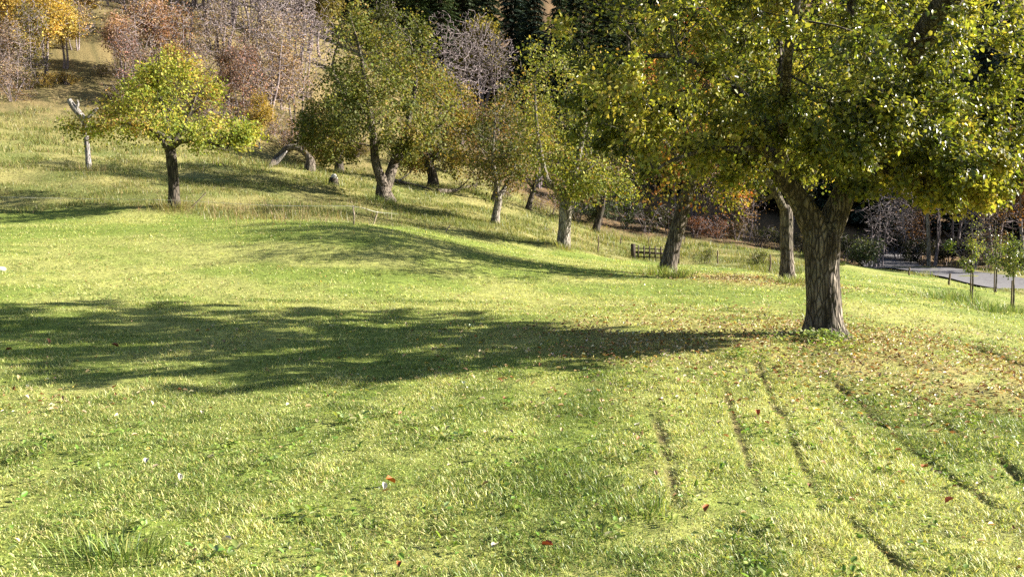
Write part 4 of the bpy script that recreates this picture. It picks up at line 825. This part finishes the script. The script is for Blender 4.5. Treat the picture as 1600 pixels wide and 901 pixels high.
tuft(1028, 429, 420, .28, .28, [(.2, .26, .06, 3), (.3, .3, .1, 2)], 'grass tuft left of the foot of the leaning tree'); tuft(1056, 433, 360, .25, .25, [(.2, .26, .06, 3), (.3, .3, .1, 2)], 'yellow green grass tuft in front of the leaning tree')
tuft(1236, 443, 320, .24, .2, [(.2, .24, .07, 3), (.32, .32, .14, 2)], 'pale grass tuft at the foot of the upright trunk'); tuft(882, 390, 300, .3, .3, [(.2, .24, .07, 3), (.34, .3, .14, 2)], 'grass tuft at the foot of the pale straight trunk')
tuft(272, 329, 400, .35, .35, DRY, 'dry grass tuft at the foot of the dark trunked tree'); tuft(140, 270, 320, .4, .35, DRY, 'dry grass tuft under the white dead tree')
tuft(600, 320, 360, .35, .5, GREEN, 'grass tuft at the foot of the double trunk')
tuft(190, 868, 320, .09, .14, GREEN, 'coarse grass tuft in the lower left of the lawn', w=.006); tuft(1010, 800, 200, .07, .12, GREEN, 'coarse grass tuft at the lower middle of the lawn', w=.006)
def weed(u, v, n, sp, size, pal, label, h=.12):
    b_ = at(u, v); x = b_[0] + R.normal(0, sp, n); y = b_[1] + R.normal(0, sp * .6, n); V, f, c = discs(x, y, R.uniform(.6, 1.3, n) * size, pick(n, pal, R, .2), R, h)
    o = mesh_obj('weed_patch', V, f, M_leaf, None, c, False, b_); o.location = Vector(b_); return tag(o, label, 'weeds', 'broad leaved weeds')
PW = [(.26, .32, .14, 3), (.38, .42, .26, 2), (.14, .2, .06, 3)]
weed(1284, 533, 460, .19, .055, PW, 'pale broad leaved weeds round the foot of the biggest trunk', .09); weed(1200, 533, 90, .12, .05, PW, 'small weed patch in the shade left of the biggest trunk', .08)
weed(1310, 545, 160, .22, .05, [(.3, .36, .08, 3), (.2, .28, .06, 3)], 'bright green weeds just in front of the biggest trunk', .08); weed(1165, 560, 130, .18, .05, [(.28, .34, .08, 3), (.18, .26, .06, 3)], 'bright green weeds left of and below the biggest trunk', .07)
for u, v, lab in [(545, 665, 'dandelion rosette in the middle left of the lawn'), (70, 700, 'clover patch near the left edge of the lawn'), (340, 878, 'broad leaved plantain at the bottom left of the lawn'), (705, 690, 'dark rosette below the end of the big shadow'), (480, 810, 'clover patch low in the left half of the lawn')]:
    weed(u, v, 26, .07, .055, [(.2, .28, .07, 3), (.34, .38, .18, 2), (.12, .2, .04, 2)], lab, .05)
RUSTL, BRN, WHT, TAN = (.42, .13, .03), (.22, .09, .045), (.60, .56, .46), (.5, .36, .18)
for u, v, sz, c, lab in [(603, 766, .10, RUSTL, 'bright rust leaf lying on the lawn at the lower centre'), (846, 870, .085, (.34, .07, .03), 'dark red leaf lying at the bottom centre of the lawn'), (1101, 808, .085, RUSTL, 'orange red leaf lying at the lower right of the lawn'),
                         (1181, 655, .10, (.46, .12, .03), 'orange red leaf between the two furrows'), (1440, 738, .085, (.4, .14, .05), 'rusty leaf beside the right furrow'), (1476, 799, .08, (.44, .1, .03), 'red leaf low at the right of the lawn'), (628, 897, .07, (.38, .1, .03), 'rust leaf cut by the bottom edge of the photo'),
                         (78, 546, .11, BRN, 'large brown leaf in the left end of the big shadow'), (186, 546, .13, BRN, 'long brown leaf in the big shadow, second from the left'), (8, 551, .11, BRN, 'brown leaf in the shadow at the left edge'), (370, 524, .11, WHT, 'pale leaf in the middle of the big shadow'),
                         (600, 784, .075, WHT, 'white leaf below the bright rust leaf'), (228, 733, .08, WHT, 'white leaf in the left half of the lawn'), (281, 768, .07, WHT, 'white curled leaf right of the other white leaf'), (347, 862, .08, WHT, 'white leaf at the bottom left of the lawn'), (778, 867, .075, WHT, 'white leaf left of the dark red leaf'),
                         (28, 597, .09, TAN, 'pale tan leaf at the left just below the shadow'), (100, 633, .08, TAN, 'tan leaf below the left end of the shadow'), (1000, 672, .08, WHT, 'white leaf in the sunny middle of the lawn'), (1395, 735, .08, WHT, 'white leaf left of the right furrow'), (1310, 562, .09, WHT, 'pale leaf below the biggest trunk')]:
    b_ = at(u, v); x = np.array([b_[0]]); y = np.array([b_[1]]); V, f, cc = discs(x, y, np.array([sz * .8]), np.array([c]) * .75, R, .02, .6); V[:, 2] += .03
    o = mesh_obj('fallen_leaf', V, f, M_litter, None, cc, False, b_); o.location = Vector(b_); tag(o, lab, 'leaf', 'single fallen leaves')
def stone(u, v, s, label):
    b_ = at(u, v); bm_v = []; n = 8
    th = np.linspace(0, np.pi, n)[:, None]; ph = np.linspace(0, 2 * np.pi, 14, endpoint=False)[None]
    r = s * (.8 + .5 * fbm((np.cos(ph) * np.sin(th) * 1.6 + 4).ravel(), (np.sin(ph) * np.sin(th) * 1.6 + np.cos(th) * 2).ravel(), 3, int(u)).reshape(n, 14))
    V = np.stack([r * np.sin(th) * np.cos(ph) * 1.3, r * np.sin(th) * np.sin(ph), r * np.cos(th) * .7 + 0 * ph + s * .25], -1).reshape(-1, 3)
    I, J = np.meshgrid(np.arange(n - 1), np.arange(14), indexing='ij'); J2 = (J + 1) % 14
    o = mesh_obj('stone', V, np.stack([I * 14 + J, (I + 1) * 14 + J, (I + 1) * 14 + J2, I * 14 + J2], -1).reshape(-1, 4), M_stone, None, None, True); o.location = Vector(b_); return tag(o, label, 'stone')
stone(1, 422, .08, 'whitish stone on the lawn at the left edge')
# one pale slim trunk standing out against the dark wood
b_ = G(1451, 54); Y = b_[1]
Sx = grow([(np.array([b_ - [0, 0, .2], P(1451, 390, Y), P(1450, 360, Y), P(1449, 335, Y), P(1446, 290, Y)]), np.array([.15, .12, .11, .10, .05]))], [px(1450, 300, Y, 40, 30, 1.6)], 160, 71, seg=.5, bare=b_[2] + 2.4, r0=.006)
plant('woodland_tree', b_, Sx, foliage(Sx, 900, .13, [(.05, .06, .02, 3), (.12, .09, .04, 1)], 71, rmax=.04, sig=.2, quad=True), 'slim pale trunked tree standing alone against the dark wood across the road', 'tree', None, M_bark_pale, M_leaf_far, .012, 0, 71, big=8)
